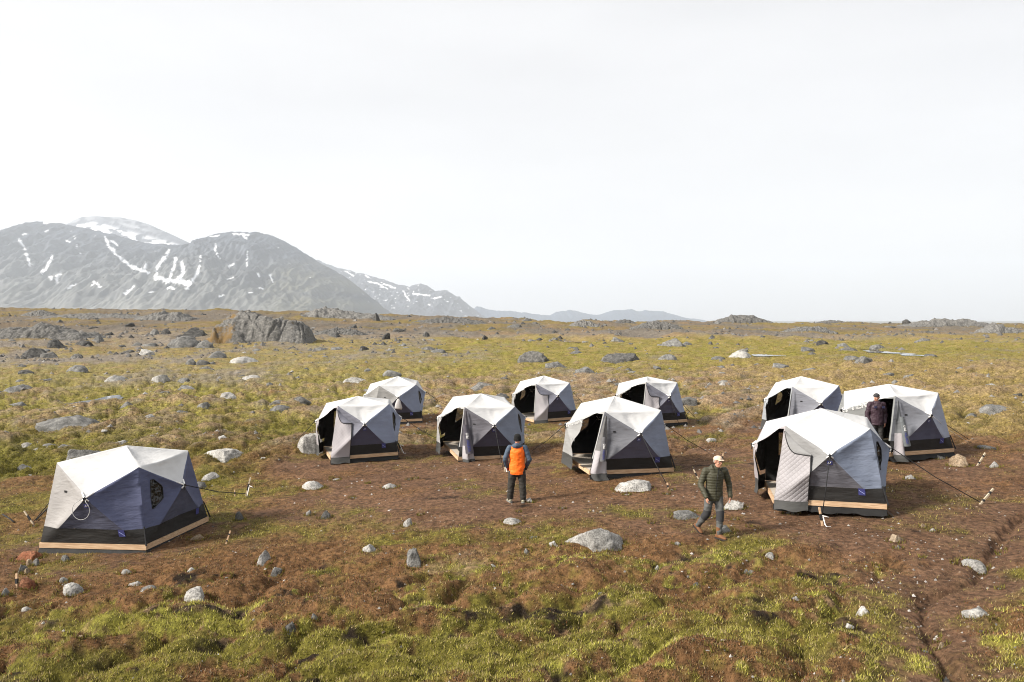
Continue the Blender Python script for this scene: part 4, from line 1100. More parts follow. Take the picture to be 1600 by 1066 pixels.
# ------------------------------------------------------------------ tents
def fabric(name, col, rough=.75, quilt=0.0, qs=.8):
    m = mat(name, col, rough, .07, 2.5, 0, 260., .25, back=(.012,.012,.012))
    n = m.node_tree; L = n.links.new                        # creases pulled through the cloth
    tc = n.nodes.new('ShaderNodeTexCoord'); nz = n.nodes.new('ShaderNodeTexNoise'); nz.inputs['Scale'].default_value = 2.2; nz.inputs['Detail'].default_value = 3; nz.inputs['Distortion'].default_value = .25
    mp = n.nodes.new('ShaderNodeMapping'); mp.inputs['Rotation'].default_value = (.4, .9, .5); mp.inputs['Scale'].default_value = (1, 1, 3.2)
    L(tc.outputs['Object'], mp.inputs[0]); L(mp.outputs[0], nz.inputs['Vector'])
    bp = n.nodes.new('ShaderNodeBump'); bp.inputs['Strength'].default_value = .5; bp.inputs['Distance'].default_value = .07
    L(nz.outputs[0], bp.inputs['Height']); L(bp.outputs[0], n.nodes['Principled BSDF'].inputs['Normal'])
    if quilt:
        n = m.node_tree; L = n.links.new
        uv = n.nodes.new('ShaderNodeAttribute'); uv.attribute_name = 'quilt'
        sep = n.nodes.new('ShaderNodeSeparateXYZ'); L(uv.outputs['Vector'], sep.inputs[0])
        outs = []
        for sgn in (1, -1):
            a = n.nodes.new('ShaderNodeMath'); a.operation = 'MULTIPLY_ADD'; a.inputs[1].default_value = sgn
            L(sep.outputs[0], a.inputs[0]); L(sep.outputs[1], a.inputs[2])
            s = n.nodes.new('ShaderNodeMath'); s.operation = 'MULTIPLY'; s.inputs[1].default_value = math.pi/quilt
            L(a.outputs[0], s.inputs[0])
            t = n.nodes.new('ShaderNodeMath'); t.operation = 'SINE'; L(s.outputs[0], t.inputs[0])
            q = n.nodes.new('ShaderNodeMath'); q.operation = 'ABSOLUTE'; L(t.outputs[0], q.inputs[0])
            p = n.nodes.new('ShaderNodeMath'); p.operation = 'POWER'; p.inputs[1].default_value = .35; L(q.outputs[0], p.inputs[0])
            outs.append(p)
        mn = n.nodes.new('ShaderNodeMath'); mn.operation = 'MULTIPLY'
        L(outs[0].outputs[0], mn.inputs[0]); L(outs[1].outputs[0], mn.inputs[1])
        bp = n.nodes.new('ShaderNodeBump'); bp.inputs['Strength'].default_value = qs; bp.inputs['Distance'].default_value = .03
        L(mn.outputs[0], bp.inputs['Height'])
        L(bp.outputs[0], n.nodes['Principled BSDF'].inputs['Normal'])
    return m
F_WHITE = fabric('white_fabric', (.475,.475,.472))
F_SKIRT = fabric('black_fabric', (.022,.021,.020))
F_LIN = mat('black_lining', (.012,.012,.012), .9)
F_QUILT = fabric('quilted_lining', (.33,.312,.325), .7, .12, .16)
F_QUILT_BOLD = fabric('bold_quilted_lining', (.275,.262,.27), .7, .12, .45)
F_QUILT['x'] = 1
M_WOOD = None
def wood_material(name, c0, c1):
    m, n, b = newmat(name); L = n.links.new
    tc = n.nodes.new('ShaderNodeTexCoord'); mp = n.nodes.new('ShaderNodeMapping'); mp.inputs['Scale'].default_value = (1.5, 6, 22)
    L(tc.outputs['Object'], mp.inputs[0])
    nz = n.nodes.new('ShaderNodeTexNoise'); nz.inputs['Scale'].default_value = 2.0; nz.inputs['Detail'].default_value = 6
    L(mp.outputs[0], nz.inputs['Vector'])
    cr = n.nodes.new('ShaderNodeValToRGB'); cr.color_ramp.elements[0].position = .35; cr.color_ramp.elements[1].position = .7
    cr.color_ramp.elements[0].color = tuple(c0)+(1,); cr.color_ramp.elements[1].color = tuple(c1)+(1,)
    L(nz.outputs[0], cr.inputs[0]); L(cr.outputs[0], b.inputs['Base Color'])
    b.inputs['Roughness'].default_value = .75
    return m
M_WOOD = wood_material('fresh_pine', (.38,.24,.14), (.58,.42,.27))
M_PLY = wood_material('plywood', (.42,.37,.31), (.52,.47,.40))
M_DARKWOOD = mat('dark_timber', (.05,.04,.035), .9)
M_ROPE = mat('black_rope', (.015,.015,.016), .8)
M_CORD = mat('white_cord', (.75,.74,.72), .7)
M_CLEAR, n_, b_ = newmat('window_film')
b_.inputs['Base Color'].default_value = (.03,.03,.028,1); b_.inputs['Roughness'].default_value = .12; b_.inputs['Specular IOR Level'].default_value = .6
tr_ = n_.nodes.new('ShaderNodeBsdfTransparent'); tr_.inputs[0].default_value = (.75,.76,.74,1)
mx_ = n_.nodes.new('ShaderNodeMixShader'); mx_.inputs[0].default_value = .42
n_.links.new(b_.outputs[0], mx_.inputs[1]); n_.links.new(tr_.outputs[0], mx_.inputs[2]); n_.links.new(mx_.outputs[0], n_.nodes['Material Output'].inputs[0])
tc_ = n_.nodes.new('ShaderNodeTexCoord'); nz_ = n_.nodes.new('ShaderNodeTexNoise'); nz_.inputs['Scale'].default_value = 5.0
n_.links.new(tc_.outputs['Object'], nz_.inputs['Vector']); bp_ = n_.nodes.new('ShaderNodeBump'); bp_.inputs['Strength'].default_value = 1.0; bp_.inputs['Distance'].default_value = .12
n_.links.new(nz_.outputs[0], bp_.inputs['Height']); n_.links.new(bp_.outputs[0], b_.inputs['Normal'])
M_BLUE = mat('blue_patch', (.05,.055,.19), .6)
M_PRINT = mat('white_print', (.60,.60,.59), .6)
M_BLUEPRINT = mat('blue_print', (.055,.06,.20), .6)
M_BLACK = mat('black_plastic', (.012,.012,.013), .45)
M_TAPE = mat('black_tape', (.018,.018,.018), .6)
M_PALEWOOD = wood_material('pale_stake_wood', (.36,.29,.20), (.52,.44,.33))

def text_mesh(txt, size=1.0, bold=.0):
    cu = bpy.data.curves.new('t', 'FONT'); cu.body = txt; cu.size = size; cu.align_x = 'CENTER'; cu.align_y = 'CENTER'; cu.offset = bold
    cu.resolution_u = 3
    o = bpy.data.objects.new('t', cu); C.objects.link(o)
    dg = bpy.context.evaluated_depsgraph_get()
    me = bpy.data.meshes.new_from_object(o.evaluated_get(dg))
    bm = bmesh.new(); bm.from_mesh(me)
    bmesh.ops.triangulate(bm, faces=bm.faces)
    for _ in range(2):
        lng = [e for e in bm.edges if e.calc_length() > size*.16]
        if lng: bmesh.ops.subdivide_edges(bm, edges=lng, cuts=1)
        bmesh.ops.triangulate(bm, faces=bm.faces)
    V = [tuple(v.co) for v in bm.verts]; F = [tuple(v.index for v in f.verts) for f in bm.faces]
    bm.free(); bpy.data.objects.remove(o); bpy.data.curves.remove(cu); bpy.data.meshes.remove(me)
    return np.array(V), F

class Wall:
    def __init__(s, bl, br, tr, tl, hub, cen, seed):
        s.bl, s.br, s.tr, s.tl = [np.array(q, float) for q in (bl, br, tr, tl)]
        s.hub = np.array(hub, float); s.cen = np.array(cen, float); s.seed = seed
        hm = ((s.tl+s.tr)/2)[2]; bm_ = ((s.bl+s.br)/2)[2]
        s.vh = float(np.clip((s.hub[2]-bm_)/(hm-bm_), .45, .8))
        s.off = s.hub - s.flat(np.array(0.), np.array(s.vh))
        s.out = s.off/np.linalg.norm(s.off)
        s.bow_l = s.bow_r = .88; s.curtain = False
    def flat(s, u, v):
        a = (np.asarray(u)[...,None]+1)/2; v = np.asarray(v)[...,None]
        return (s.bl*(1-a)+s.br*a)*(1-v)+(s.tl*(1-a)+s.tr*a)*v
    def P(s, u, v, lift=0.0):
        u = np.asarray(u, float); v = np.asarray(v, float)
        u, v = np.broadcast_arrays(u, v)
        vh = s.vh
        rv = np.where(v > vh, (v-vh)/(1-vh), (vh-v)/vh*(s.curtain if s.curtain else 1.0))
        r = np.clip(np.maximum(np.abs(u), rv), 0, 1)
        f = 1-r
        f = f - .055*np.sin(np.pi*np.clip(r, 0, 1))*0 
        vl = vh*(1-r); vhi = vh+(1-vh)*r
        w = np.clip((v-vl)/np.maximum(vhi-vl, 1e-6), 0, 1)
        side = (np.abs(u) >= rv-1e-9)
        ws = np.where(side, 4*w*(1-w), 1-np.clip(np.abs(u)/np.maximum(r, 1e-6), 0, 1)**2)
        sag = np.where(side, .085, np.where(v > vh, .13, .05))*ws*r*(1-r)*4
        wr = (.026*perlin(u*2.6+s.seed, v*3.4, s.seed)+.016*perlin(u*5.5+v*4, v*2.0-u*3, s.seed+3))*np.clip(ws, 0, 1)*np.clip((1-r)*5, 0, 1)*np.clip(r*5, 0, 1)
        p = s.flat(u, v)+s.off*f[...,None]-s.out*(sag-wr)[...,None]
        drop = .045*(1-u*u)*np.clip(v, 0, 1)**6
        p = p.copy(); p[...,2] -= drop
        if lift: p = p+s.out*lift
        return p
    def rod(s, v, side=1):
        q = np.clip((np.asarray(v, float)-s.vh)/(1-s.vh), 0, 1)
        return q**(1/(s.bow_r if side > 0 else s.bow_l))

VS = .20          # top of the dark skirt, as a fraction of wall height
def low_edge(w, v, vs=VS):
    q = np.clip((w.vh-v)/(w.vh-vs), 0, 1)
    return .64*q**.95
def rows(a, b, n): return np.linspace(a, b, n)
def loft(mb, w, vlist, uL, uR, nu=9, hole=None, mi=0, lift=0.0):
    """strip of fabric between two edges, leaving out the hole"""
    def strip(vv, l, r):
        if len(vv) < 2: return
        t = np.linspace(0, 1, nu)
        U = l[:,None]*(1-t)+r[:,None]*t
        mb.grid(w.P(U, np.repeat(vv[:,None], nu, 1), lift), mi)
    v = np.asarray(vlist, float); L = np.array([float(uL(q)) for q in v]); Rr = np.array([float(uR(q)) for q in v])
    if hole is None: strip(v, L, Rr); return
    v0, v1, hl, hr = hole
    v = np.unique(np.r_[v, v0, v1, np.linspace(v0, v1, 9)]); v = v[(v >= min(vlist)-1e-9) & (v <= max(vlist)+1e-9)]
    L = np.array([float(uL(q)) for q in v]); Rr = np.array([float(uR(q)) for q in v])
    inside = (v >= v0-1e-9) & (v <= v1+1e-9)
    lo = v <= v0+1e-9; hi = v >= v1-1e-9
    if lo.sum() > 1: strip(v[lo], L[lo], Rr[lo])
    if hi.sum() > 1: strip(v[hi], L[hi], Rr[hi])
    if inside.sum() > 1:
        vi = v[inside]; a = np.array([hl(q) for q in vi]); b = np.array([hr(q) for q in vi])
        li, ri = L[inside], Rr[inside]
        a1 = np.clip(a, li, ri); b1 = np.clip(b, li, ri)
        if (a1-li).max() > 1e-4: strip(vi, li, a1)
        if (ri-b1).max() > 1e-4: strip(vi, b1, ri)

def window_hole(sgn):
    def outer(v): return -.74
    def inner(v):
        return float(np.interp(v, [.42,.52,.68,.80], [-.70,-.46,-.45,-.66]))
    if sgn < 0: return (.42, .80, outer, inner)
    return (.42, .80, lambda v: -inner(v), lambda v: -outer(v))
def door_hole(w):
    def l(v):
        base = w.dk[0]+w.dk[1]*v
        return float(max(base, float(w.rod(np.array(v), 1))+.035 if v > w.vh else -1))
    return (0.0, .955, lambda v: min(l(v), .955), lambda v: .965)

def hang(hinge, out, side, a, v):
    return hinge
def build_tent(key, sty, cols, label, ropes, flap, slab):
    K = {k: np.array(v) for k, v in KEYS[key].items()}
    base = (K['bFL']+K['bFR']+K['bBR']+K['bBL'])/4
    cen = base+np.array((0,0,.9))
    seed = int(key[1:])*7
    org = tuple(base)
    root = empty('dome_tent', org, label, 'tent', 'white-roofed pop-up tents on wooden platforms')
    def ins(k):                                             # fabric stands just inside the platform edge
        q = K[k].copy(); d = base-q; d[2] = 0
        return q+d/np.linalg.norm(d)*.035+np.array((0,0,.008))
    b = {k: ins('b'+k) for k in ('FL','FR','BR','BL')}
    WA = Wall(b['FL'], b['FR'], K['FR'], K['FL'], K['A'], cen, seed+1)
    WB = Wall(b['FR'], b['BR'], K['BR'], K['FR'], K['B'], cen, seed+2)
    WC = Wall(b['BR'], b['BL'], K['BL'], K['BR'], K['C'], cen, seed+3)
    WZ = Wall(b['BL'], b['FL'], K['FL'], K['BL'], K['Z'], cen, seed+4)
    door = sty != 'closed'
    dk = flap.get('door', (.05, .12, .22, .38))
    if door: WZ.bow_r = dk[2]; WZ.curtain = dk[3]; WZ.dk = dk
    dh = door_hole(WZ) if door else None
    # canopy: roof and the four turned-down triangles
    mb = MB()
    for w in (WA, WB, WC, WZ):
        t = np.linspace(0, 1, 15)
        u = np.linspace(-1, 1, 21)
        U, Tt = np.meshgrid(u, t)
        edge = w.P(u, np.ones_like(u))
        ap = K['apex']
        Pg = edge[None]*(1-Tt[...,None])+ap*Tt[...,None]
        Pg[...,2] -= .075*4*Tt*(1-Tt)*(1-U**2)*.9
        Pg[...,2] += .012*perlin(U*2+seed, Tt*3, seed+6)*np.sin(np.pi*Tt)*(1-U**2)
        mb.grid(Pg)
        vv = w.vh+(1-w.vh)*np.linspace(.10, 1, 13)
        loft(mb, w, vv, lambda q: -w.rod(q, -1), lambda q: w.rod(q, 1), 21, None, 0, 0.0)
    can = mb.build('canopy', F_WHITE, root, True, .004, cen)
    # corner panels
    lowf = fabric('lower_fabric', cols['low'])
    sk = F_SKIRT
    def panel(name, parts, col):
        m_ = MB()
        for w, side, hole in parts:
            v1 = np.r_[np.linspace(VS, w.vh, 10)]; v2 = np.linspace(w.vh, 1, 12)
            if side > 0:
                loft(m_, w, v1, lambda q: low_edge(w, q), lambda q: 1.0, 10, hole)
                loft(m_, w, v2, lambda q: w.rod(q), lambda q: 1.0, 10, hole)
            else:
                loft(m_, w, v1, lambda q: -1.0, lambda q: -low_edge(w, q), 10, hole)
                loft(m_, w, v2, lambda q: -1.0, lambda q: -w.rod(q, -1), 10, hole)
        return m_.build(name, fabric('panel_fabric', col), root, True, .003, cen)
    wB = window_hole(-1); wC = window_hole(1)
    pz = panel('door_panel', [(WZ, 1, dh)], cols['z'])
    if door:                                                 # loose fabric hanging from the hub beside the doorway
        m_ = MB(); vv = np.linspace(.13, WZ.vh, 12)
        loft(m_, WZ, vv, lambda q: -low_edge(WZ, q, .13), lambda q: min(low_edge(WZ, q), dh[2](q)), 14)
        m_.build('hanging_panel', fabric('panel_fabric', cols['z']), root, True, .003, cen)
        m_ = MB(); u_ = np.linspace(-1, WZ.dk[0]+.01, 18); lf_ = (WZ.out*(1-np.abs(u_))[:,None]*.05); g_ = np.stack([WZ.P(u_, np.full(18, q), .002) for q in (.13, .07, .0)]+[WZ.P(u_, np.zeros(18), .0)+lf_*.5-np.array((0,0,.09)), WZ.P(u_, np.zeros(18), .0)+lf_-np.array((0,0,.17))])
        m_.grid(g_); m_.build('hanging_skirt', fabric('dark_grey_fabric', (.05,.05,.048)), root, True, 0, cen)
    panel('side_panel', [(WA, -1, None)], cols['a'])
    pw = panel('window_panel', [(WA, 1, None), (WB, -1, wB)], cols['w'])
    panel('back_panel', [(WB, 1, None), (WC, -1, None)], cols['w'])
    pb = panel('back_panel', [(WC, 1, wC), (WZ, -1, None)], cols['z'])
    for w in (WA, WB, WC, WZ):
        m_ = MB()
        loft(m_, w, np.linspace(VS, w.vh-.02, 12), lambda q: -low_edge(w, q), lambda q: low_edge(w, q), 15, dh if w is WZ else None)
        if not (w is WZ and door): m_.build('lower_panel', lowf, root, True, .003, cen)
    m_ = MB()
    for w in (WA, WB, WC, WZ):
        if w is WZ and door: continue
        loft(m_, w, np.linspace(0, VS, 6), lambda q: -1.0, lambda q: 1.0, 25, None, 0, .004)
    m_.build('skirt', sk, root, True, 0, cen)
    # windows: film with a dark binding
    for w, h in ((WB, wB), (WC, wC)):
        m_ = MB(); vv = np.linspace(h[0], h[1], 12)
        a = np.array([h[2](q) for q in vv]); e = np.array([h[3](q) for q in vv]); t = np.linspace(0, 1, 7)
        m_.grid(w.P(a[:,None]*(1-t)+e[:,None]*t, np.repeat(vv[:,None], 7, 1), -.006))
        wd = m_.build('window', M_CLEAR, root, True, 0, cen)
        rim = [tuple(w.P(q, v, .006)) for q, v in zip(a, vv)]+[tuple(w.P(q, v, .006)) for q, v in zip(e[::-1], vv[::-1])]
        m_ = MB(); m_.tube(rim+[rim[0]], .010, 6); m_.build('binding', M_BLACK, wd, True)
    # hubs: cap, crossing white straps and the small grey tab
    for hk, w in (('A', WA), ('B', WB), ('C', WC), ('Z', WZ)):
        m_ = MB(); h = Vector(w.hub)+Vector(w.out)*.012
        m_.tube([h-Vector(w.out)*.02, h+Vector(w.out)*.035], [.036, .03], 10)
        m_.tube([h+Vector((0,0,-.02)), h+Vector(w.out)*.02+Vector((.0,0,-.12))], .012, 6)
        hb_ = m_.build('hub', M_BLACK, root)
        m_ = MB()
        vt = w.vh+(1-w.vh)*.12
        for sg in (-1, 1):
            m_.tube([tuple(w.P(sg*.13, w.vh+(1-w.vh)*.17, .012)), tuple(w.P(0, w.vh+.005, .04)), tuple(w.P(-sg*.07, w.vh-.035, .02))], .017, 6)
        m_.build('strap', M_CORD, hb_, True)
        m_ = MB(); vv = np.linspace(w.vh+.002, w.vh+(1-w.vh)*.105, 4); t = np.linspace(-1, 1, 5)
        m_.grid(w.P(t[None]*(w.rod(vv)*1.0)[:,None], np.repeat(vv[:,None], 5, 1), .001))
        m_.build('tab', fabric('grey_tab', (.33,.34,.36)), hb_, True, 0, cen)
    # blue patches, vent slot
    def patch(name, w, u, v, du, dv, m, lift=.012):
        m_ = MB(); U, V_ = np.meshgrid(np.linspace(u-du, u+du, 4), np.linspace(v-dv, v+dv, 4))
        m_.grid(w.P(U, V_, lift)); return m_.build(name, m, root, True, 0, cen)
    p1 = patch('badge', WA, .0, WA.vh-.105, .055, .03, M_BLUE)
    for dx in (-.02, .015):
        q = MB(); q.tube([tuple(WA.P(dx-.014, WA.vh-.12, .016)), tuple(WA.P(dx+.014, WA.vh-.09, .016))], .006, 5); q.build('emblem', M_PRINT, p1)
    p2 = patch('badge', WA, .60, .155, .062, .050, M_BLUE)
    q = MB(); q.tube([tuple(WA.P(.55, .175, .016)), tuple(WA.P(.65, .125, .016))], .006, 5); q.build('emblem', fabric('pale_blue', (.30,.33,.6)), p2)
    patch('badge', WB, .62, .155, .05, .045, M_BLUE)
    if sty != 'fold': patch('vent', WA, -.62, .66, .035, .014, M_BLACK, .014)
    # corner tensioning straps at the foot of the front right corner
    for kk in ('FR', 'BR'):
        c0 = Vector(b[kk])+(Vector(K[kk])-Vector(b[kk]))*(VS+.03); d = Vector(b[kk])-Vector(base); d.z = 0; d.normalize()
        m_ = MB(); m_.tube([c0+d*.015, Vector(b[kk])+d*.07+Vector((0,0,-.02))], [.016, .022], 6); m_.build('corner_strap', M_ROPE, root)
    # lettering on the door panel
    if flap.get('letters'):
        V, F = text_mesh('OTTER', 1.0, .03)
        V2, F2 = text_mesh('OTTER', 1.0, -.018)
        for VV, FF, m, lf, nm in ((V, F, M_PRINT, .012, 'lettering'), (V2, F2, fabric('grey_print', (.42,.43,.42)), .016, 'letter_fill')):
            x0, x1 = V[:,0].min(), V[:,0].max()
            a = (VV[:,0]-x0)/(x1-x0)
            u = -.12+(.30+1.0*dk[1])*a; v = WZ.vh-.05+.19*a**.8+VV[:,1]*.16
            m_ = MB(); m_.add(WZ.P(u, v, lf), FF); lo = m_.build(nm, m, pz if nm == 'lettering' else lo, False, 0, cen)
    # door flap
    if door:
        hin = np.array(WA.P(-1.0, 0.0)); d_out = np.array(b['FL']-base); d_out[2] = 0; d_out /= np.linalg.norm(d_out)
        dA = WA.out.copy(); dA[2] = 0; dA /= np.linalg.norm(dA)
        if sty == 'fold':
            wid = flap.get('w', .60); vt = flap.get('vt', .655)
            na, nv = 15, 24
            a = np.linspace(0, 1, na)
            top = .925-(.925-vt)*np.clip(1-(1-np.clip(a/.55, 0, 1))**2.4, 0, 1)-.01*a
            Pg = np.empty((nv, na, 3)); q = np.empty((nv, na, 2))
            for j, aj in enumerate(a):
                vv = np.linspace(-.02, top[j], nv)
                p = WA.P(np.full(nv, -1+aj*wid), np.clip(vv, 0, 1), 0.0)
                bulge = .035+.05*math.sin(math.pi*aj)+.035*np.sin(vv*5+aj*5+seed)*aj+.10*aj*(1-np.clip(vv/vt, 0, 1))**2*.6
                p = p+dA*bulge[:,None]
                p[:,2] += np.minimum(vv, 0)*1.6
                Pg[:,j] = p; q[:,j,0] = aj*1.0*wid*1.15; q[:,j,1] = vv*1.7
            m_ = MB(); m_.grid(Pg)
            fo = m_.build('door_flap', F_QUILT_BOLD if key == 'T8' else F_QUILT, root, True, 0, cen)
            at_ = fo.data.attributes.new('quilt', 'FLOAT_VECTOR', 'POINT')
            at_.data.foreach_set('vector', np.c_[q.reshape(-1,2), np.zeros(na*nv)].astype(np.float32).ravel())
            m_ = MB(); m_.tube([tuple(Pg[-1,j]+dA*.008) for j in range(na)], .014, 6)
            m_.tube([tuple(Pg[i,-1]+dA*.006) for i in range(nv-1, -1, -1)], .013, 6)
            m_.build('zip', M_BLACK, fo, True)
            bot = Pg[0]; Pg2 = np.stack([bot+dA*.012, bot+dA*.05+np.array((0,0,-.10)), bot+dA*.10+np.array((0,0,-.20))])
            Pg2[2,:,2] += .02*np.sin(np.linspace(0, 9, na)+seed)
            m_ = MB(); m_.grid(Pg2); m_.build('flap_skirt', fabric('dark_grey_fabric', (.05,.05,.048)), fo, True, 0, cen)
            # folded-back outer corner above the drooping edge
            up = np.empty((6, na, 3)); hb2 = Pg[-1]
            hp = np.array(WA.P(-.985, .925, .02)); en = Pg[-1,-1]+np.array((0,0,.035))
            for j, aj in enumerate(a):
                line = hp*(1-aj)+en*aj-np.array((0,0,.05*math.sin(math.pi*aj)))
                for i in range(6):
                    s_ = i/5; up[i,j] = (hb2[j]+dA*.012)*(1-s_)+line*s_+dA*(.02*math.sin(math.pi*s_))
            m_ = MB(); m_.grid(up); m_.build('fold', fabric('fold_fabric', cols['f']), fo, True, 0, cen)
        else:
            na, nv = 13, 26
            top = np.array(WA.P(-.97, .925, .03)); open_ = sty == 'open'
            side = np.array(WA.br-WA.bl); side /= np.linalg.norm(side)
            if open_: side = -side*.35+dA*.5; 
            Pg = np.empty((nv, na, 3)); q = np.empty((nv, na, 2))
            sh = flap.get('shift', .12); wb = flap.get('wb', .46)
            for i, t in enumerate(np.linspace(0, 1, nv)):
                v = .925*(1-t)-.04*t
                c0 = np.array(WA.P(-1.0, max(v, 0), .04))+side*(sh*t**1.2+.02)
                c0[2] += min(v, 0)*1.5
                wd = .06+(wb-.06)*t**.9
                for j, aj in enumerate(np.linspace(0, 1, na)):
                    fold_ = .05*math.sin(aj*math.pi*2.5+1.2*t*2+seed)*t+.015*math.sin(9*t+aj*4)
                    Pg[i,j] = c0+side*(wd*(aj-.22))+dA*(.05+.16*t*math.sin(math.pi*aj)*.9+fold_)
                    q[i,j] = (wd*aj, t*1.6)
            split = flap.get('split', .62)
            k = int(nv*split)
            m_ = MB(); m_.grid(Pg[:k+1]); fo = m_.build('door_flap', fabric('flap_fabric', cols['f']), root, True, 0, cen)
            if not open_:
                m_ = MB(); m_.grid(Pg[k:]); lo2 = m_.build('flap_lining', F_QUILT, fo, True, 0, cen)
                at_ = lo2.data.attributes.new('quilt', 'FLOAT_VECTOR', 'POINT')
                at_.data.foreach_set('vector', np.c_[q[k:].reshape(-1,2), np.zeros(q[k:].shape[0]*na)].astype(np.float32).ravel())
                if flap.get('skirt', True):
                    bot = Pg[-1]; Pg2 = np.stack([bot+dA*.012, bot+dA*.06+np.array((0,0,-.09)), bot+dA*.11+side*.06+np.array((0,0,-.19))])
                    m_ = MB(); m_.grid(Pg2); m_.build('flap_skirt', fabric('dark_grey_fabric', (.05,.05,.048)), fo, True, 0, cen)
            else:
                m_ = MB(); m_.grid(Pg[k:]); m_.build('flap_foot', fabric('flap_fabric', cols['f']), fo, True, 0, cen)
            # hanging outer leaf with printed words
            if flap.get('print'):
                t0, t1, l0, l1, r0, r1 = flap['print']
                nn = 16; Q = np.empty((nn, 9, 3))
                for i, s_ in enumerate(np.linspace(0, 1, nn)):
                    t = t0+(t1-t0)*s_; v = .925*(1-t)
                    c0 = np.array(WA.P(-1.0, v, .05))
                    for j, aj in enumerate(np.linspace(0, 1, 9)):
                        uo = (l0+(l1-l0)*s_)*(1-aj)+(r0+(r1-r0)*s_)*aj
                        Q[i,j] = c0+side*uo+dA*(.16+.15*t+.05*math.sin(math.pi*aj))
                m_ = MB(); m_.grid(Q); leaf = m_.build('outer_leaf', fabric('leaf_fabric', cols['l']), fo, True, 0, cen)
                def onleaf(a, s_):
                    i = np.clip(s_*(nn-1), 0, nn-1.001); j = np.clip(a*8, 0, 7.999)
                    i0 = i.astype(int); j0 = j.astype(int); fi = (i-i0)[:,None]; fj = (j-j0)[:,None]
                    return Q[i0,j0]*(1-fi)*(1-fj)+Q[i0+1,j0]*fi*(1-fj)+Q[i0,j0+1]*(1-fi)*fj+Q[i0+1,j0+1]*fi*fj+dA*.012
                for txt, s0, s1, m, nm in (('VORTEX', .92, .52, M_BLUEPRINT, 'lettering'), ('PRO', .47, .28, M_PRINT, 'lettering')):
                    V, F = text_mesh(txt, 1.0, .03)
                    xx = (V[:,0]-V[:,0].min())/(V[:,0].max()-V[:,0].min()); yy = V[:,1]/.8
                    m_ = MB(); m_.add(onleaf(.50-yy*.44, s0+(s1-s0)*xx), F); m_.build(nm, m, leaf, False, 0, cen)
    # guy ropes
    pegs = []
    for hk, pp, col in ropes:
        w = {'A': WA, 'B': WB, 'C': WC, 'Z': WZ}[hk]
        p = at(*pp) if len(pp) == 2 else Vector(pp)
        h = Vector(w.hub)+Vector(w.out)*.04
        m_ = MB(); mid_ = (h+p)/2-Vector((0,0,.03))
        m_.tube([h, mid_, p+Vector((0,0,.05))], .011 if col == 'b' else .006, 5)
        m_.build('guy_rope', M_ROPE if col == 'b' else M_CORD, root, True)
    # platform: a thing of its own under the tent
    pf = empty('tent_platform', org, slab, 'platform', 'wooden platforms under the tents')
    P4 = [Vector(K['b'+k]) for k in ('FL','FR','BR','BL')]
    hgt = .115
    m_ = MB()
    inn = [q+(Vector(base)-q).normalized()*.06 for q in P4]
    top = [q+Vector((0,0,-.003)) for q in inn]; bo = [q-Vector((0,0,.03)) for q in inn]
    m_.hexa([tuple(q) for q in bo+top]); m_.build('deck', M_PLY, pf)
    for i in range(4):
        p, q = P4[i].copy(), P4[(i+1) % 4].copy()
        d = (q-p).normalized(); n = Vector((d.y, -d.x, 0))
        if i % 2: p = p+d*.048; q = q-d*.048
        m_ = MB()
        c8 = [p-Vector((0,0,hgt)), q-Vector((0,0,hgt)), q-n*.045-Vector((0,0,hgt)), p-n*.045-Vector((0,0,hgt)), p, q, q-n*.045, p-n*.045]
        m_.hexa([tuple(x) for x in c8]); m_.build('plank', M_WOOD, pf)
    m_ = MB()
    for t in (.12, .5, .88):
        p = P4[0].lerp(P4[1], t); q = P4[3].lerp(P4[2], t); dd = (q-p).normalized()
        m_.beam(p+dd*.12-Vector((0,0,hgt+.07)), q-dd*.12-Vector((0,0,hgt+.07)), .09, .14)
    m_.build('skid', M_DARKWOOD, pf)
    # black sheet added below the planks to paint the shadow of the gap
    m_ = MB()
    for i in range(2):
        p, q = P4[i], P4[i+1]; d = (q-p).normalized(); n = Vector((d.y, -d.x, 0))
        t = np.linspace(0, 1, 24); G = np.empty((3, 24, 3))
        for j, tj in enumerate(t):
            x = p.lerp(q, tj); wv = .03*math.sin(tj*17+seed+i)+.02*math.sin(tj*41)
            G[0,j] = x-n*.02-Vector((0,0,hgt+.004)); G[1,j] = x+n*(.02+wv*.4)-Vector((0,0,hgt+.06)); G[2,j] = x+n*(.10+wv)-Vector((0,0,hgt+.13+wv*.4))
        m_.grid(G)
    m_.build('gap_shade_sheet', F_SKIRT, pf, True)
    return dict(root=root, A=WA, B=WB, C=WC, Z=WZ, base=base, K=K, cen=cen)

def C_(z, a, w, low, f=None, l=None):
    z, a, w, f, l = [tuple(.55*q for q in c) if c else None for c in (z, a, w, f, l)]
    w = (w[0], w[1]*1.05, w[2]*1.18)
    low = tuple(.88*q for q in low)
    return dict(z=z, a=a, w=w, low=low, f=f or a, l=l or a)
TENTS = {}
TENTS['T1'] = build_tent('T1', 'closed', C_((.50,.48,.465), (.50,.48,.465), (.135,.145,.225), (.075,.08,.12)), 'closed slate-blue tent standing alone at the far left, crumpled window in its front corner', [('B', (384,774), 'b'), ('Z', (52,819), 'b')], {}, 'platform with two pale planks under the lone slate-blue tent at the far left')
TENTS['T2'] = build_tent('T2', 'fold', C_((.50,.47,.48), (.25,.255,.31), (.35,.38,.455), (.08,.078,.12)), 'front tent of the two at left, open with a quilted flap folded across its wall', [('Z', (462,690), 'b'), ('B', (681,686), 'b')], dict(w=.56, vt=.66), 'platform under the front left tent with the folded quilted flap')
TENTS['T3'] = build_tent('T3', 'closed', C_((.36,.355,.345), (.36,.355,.345), (.34,.37,.44), (.085,.085,.125)), 'closed tent at the rear left with a pale bag hanging from its side', [('B', (700,636), 'b')], {}, 'platform under the closed rear left tent')
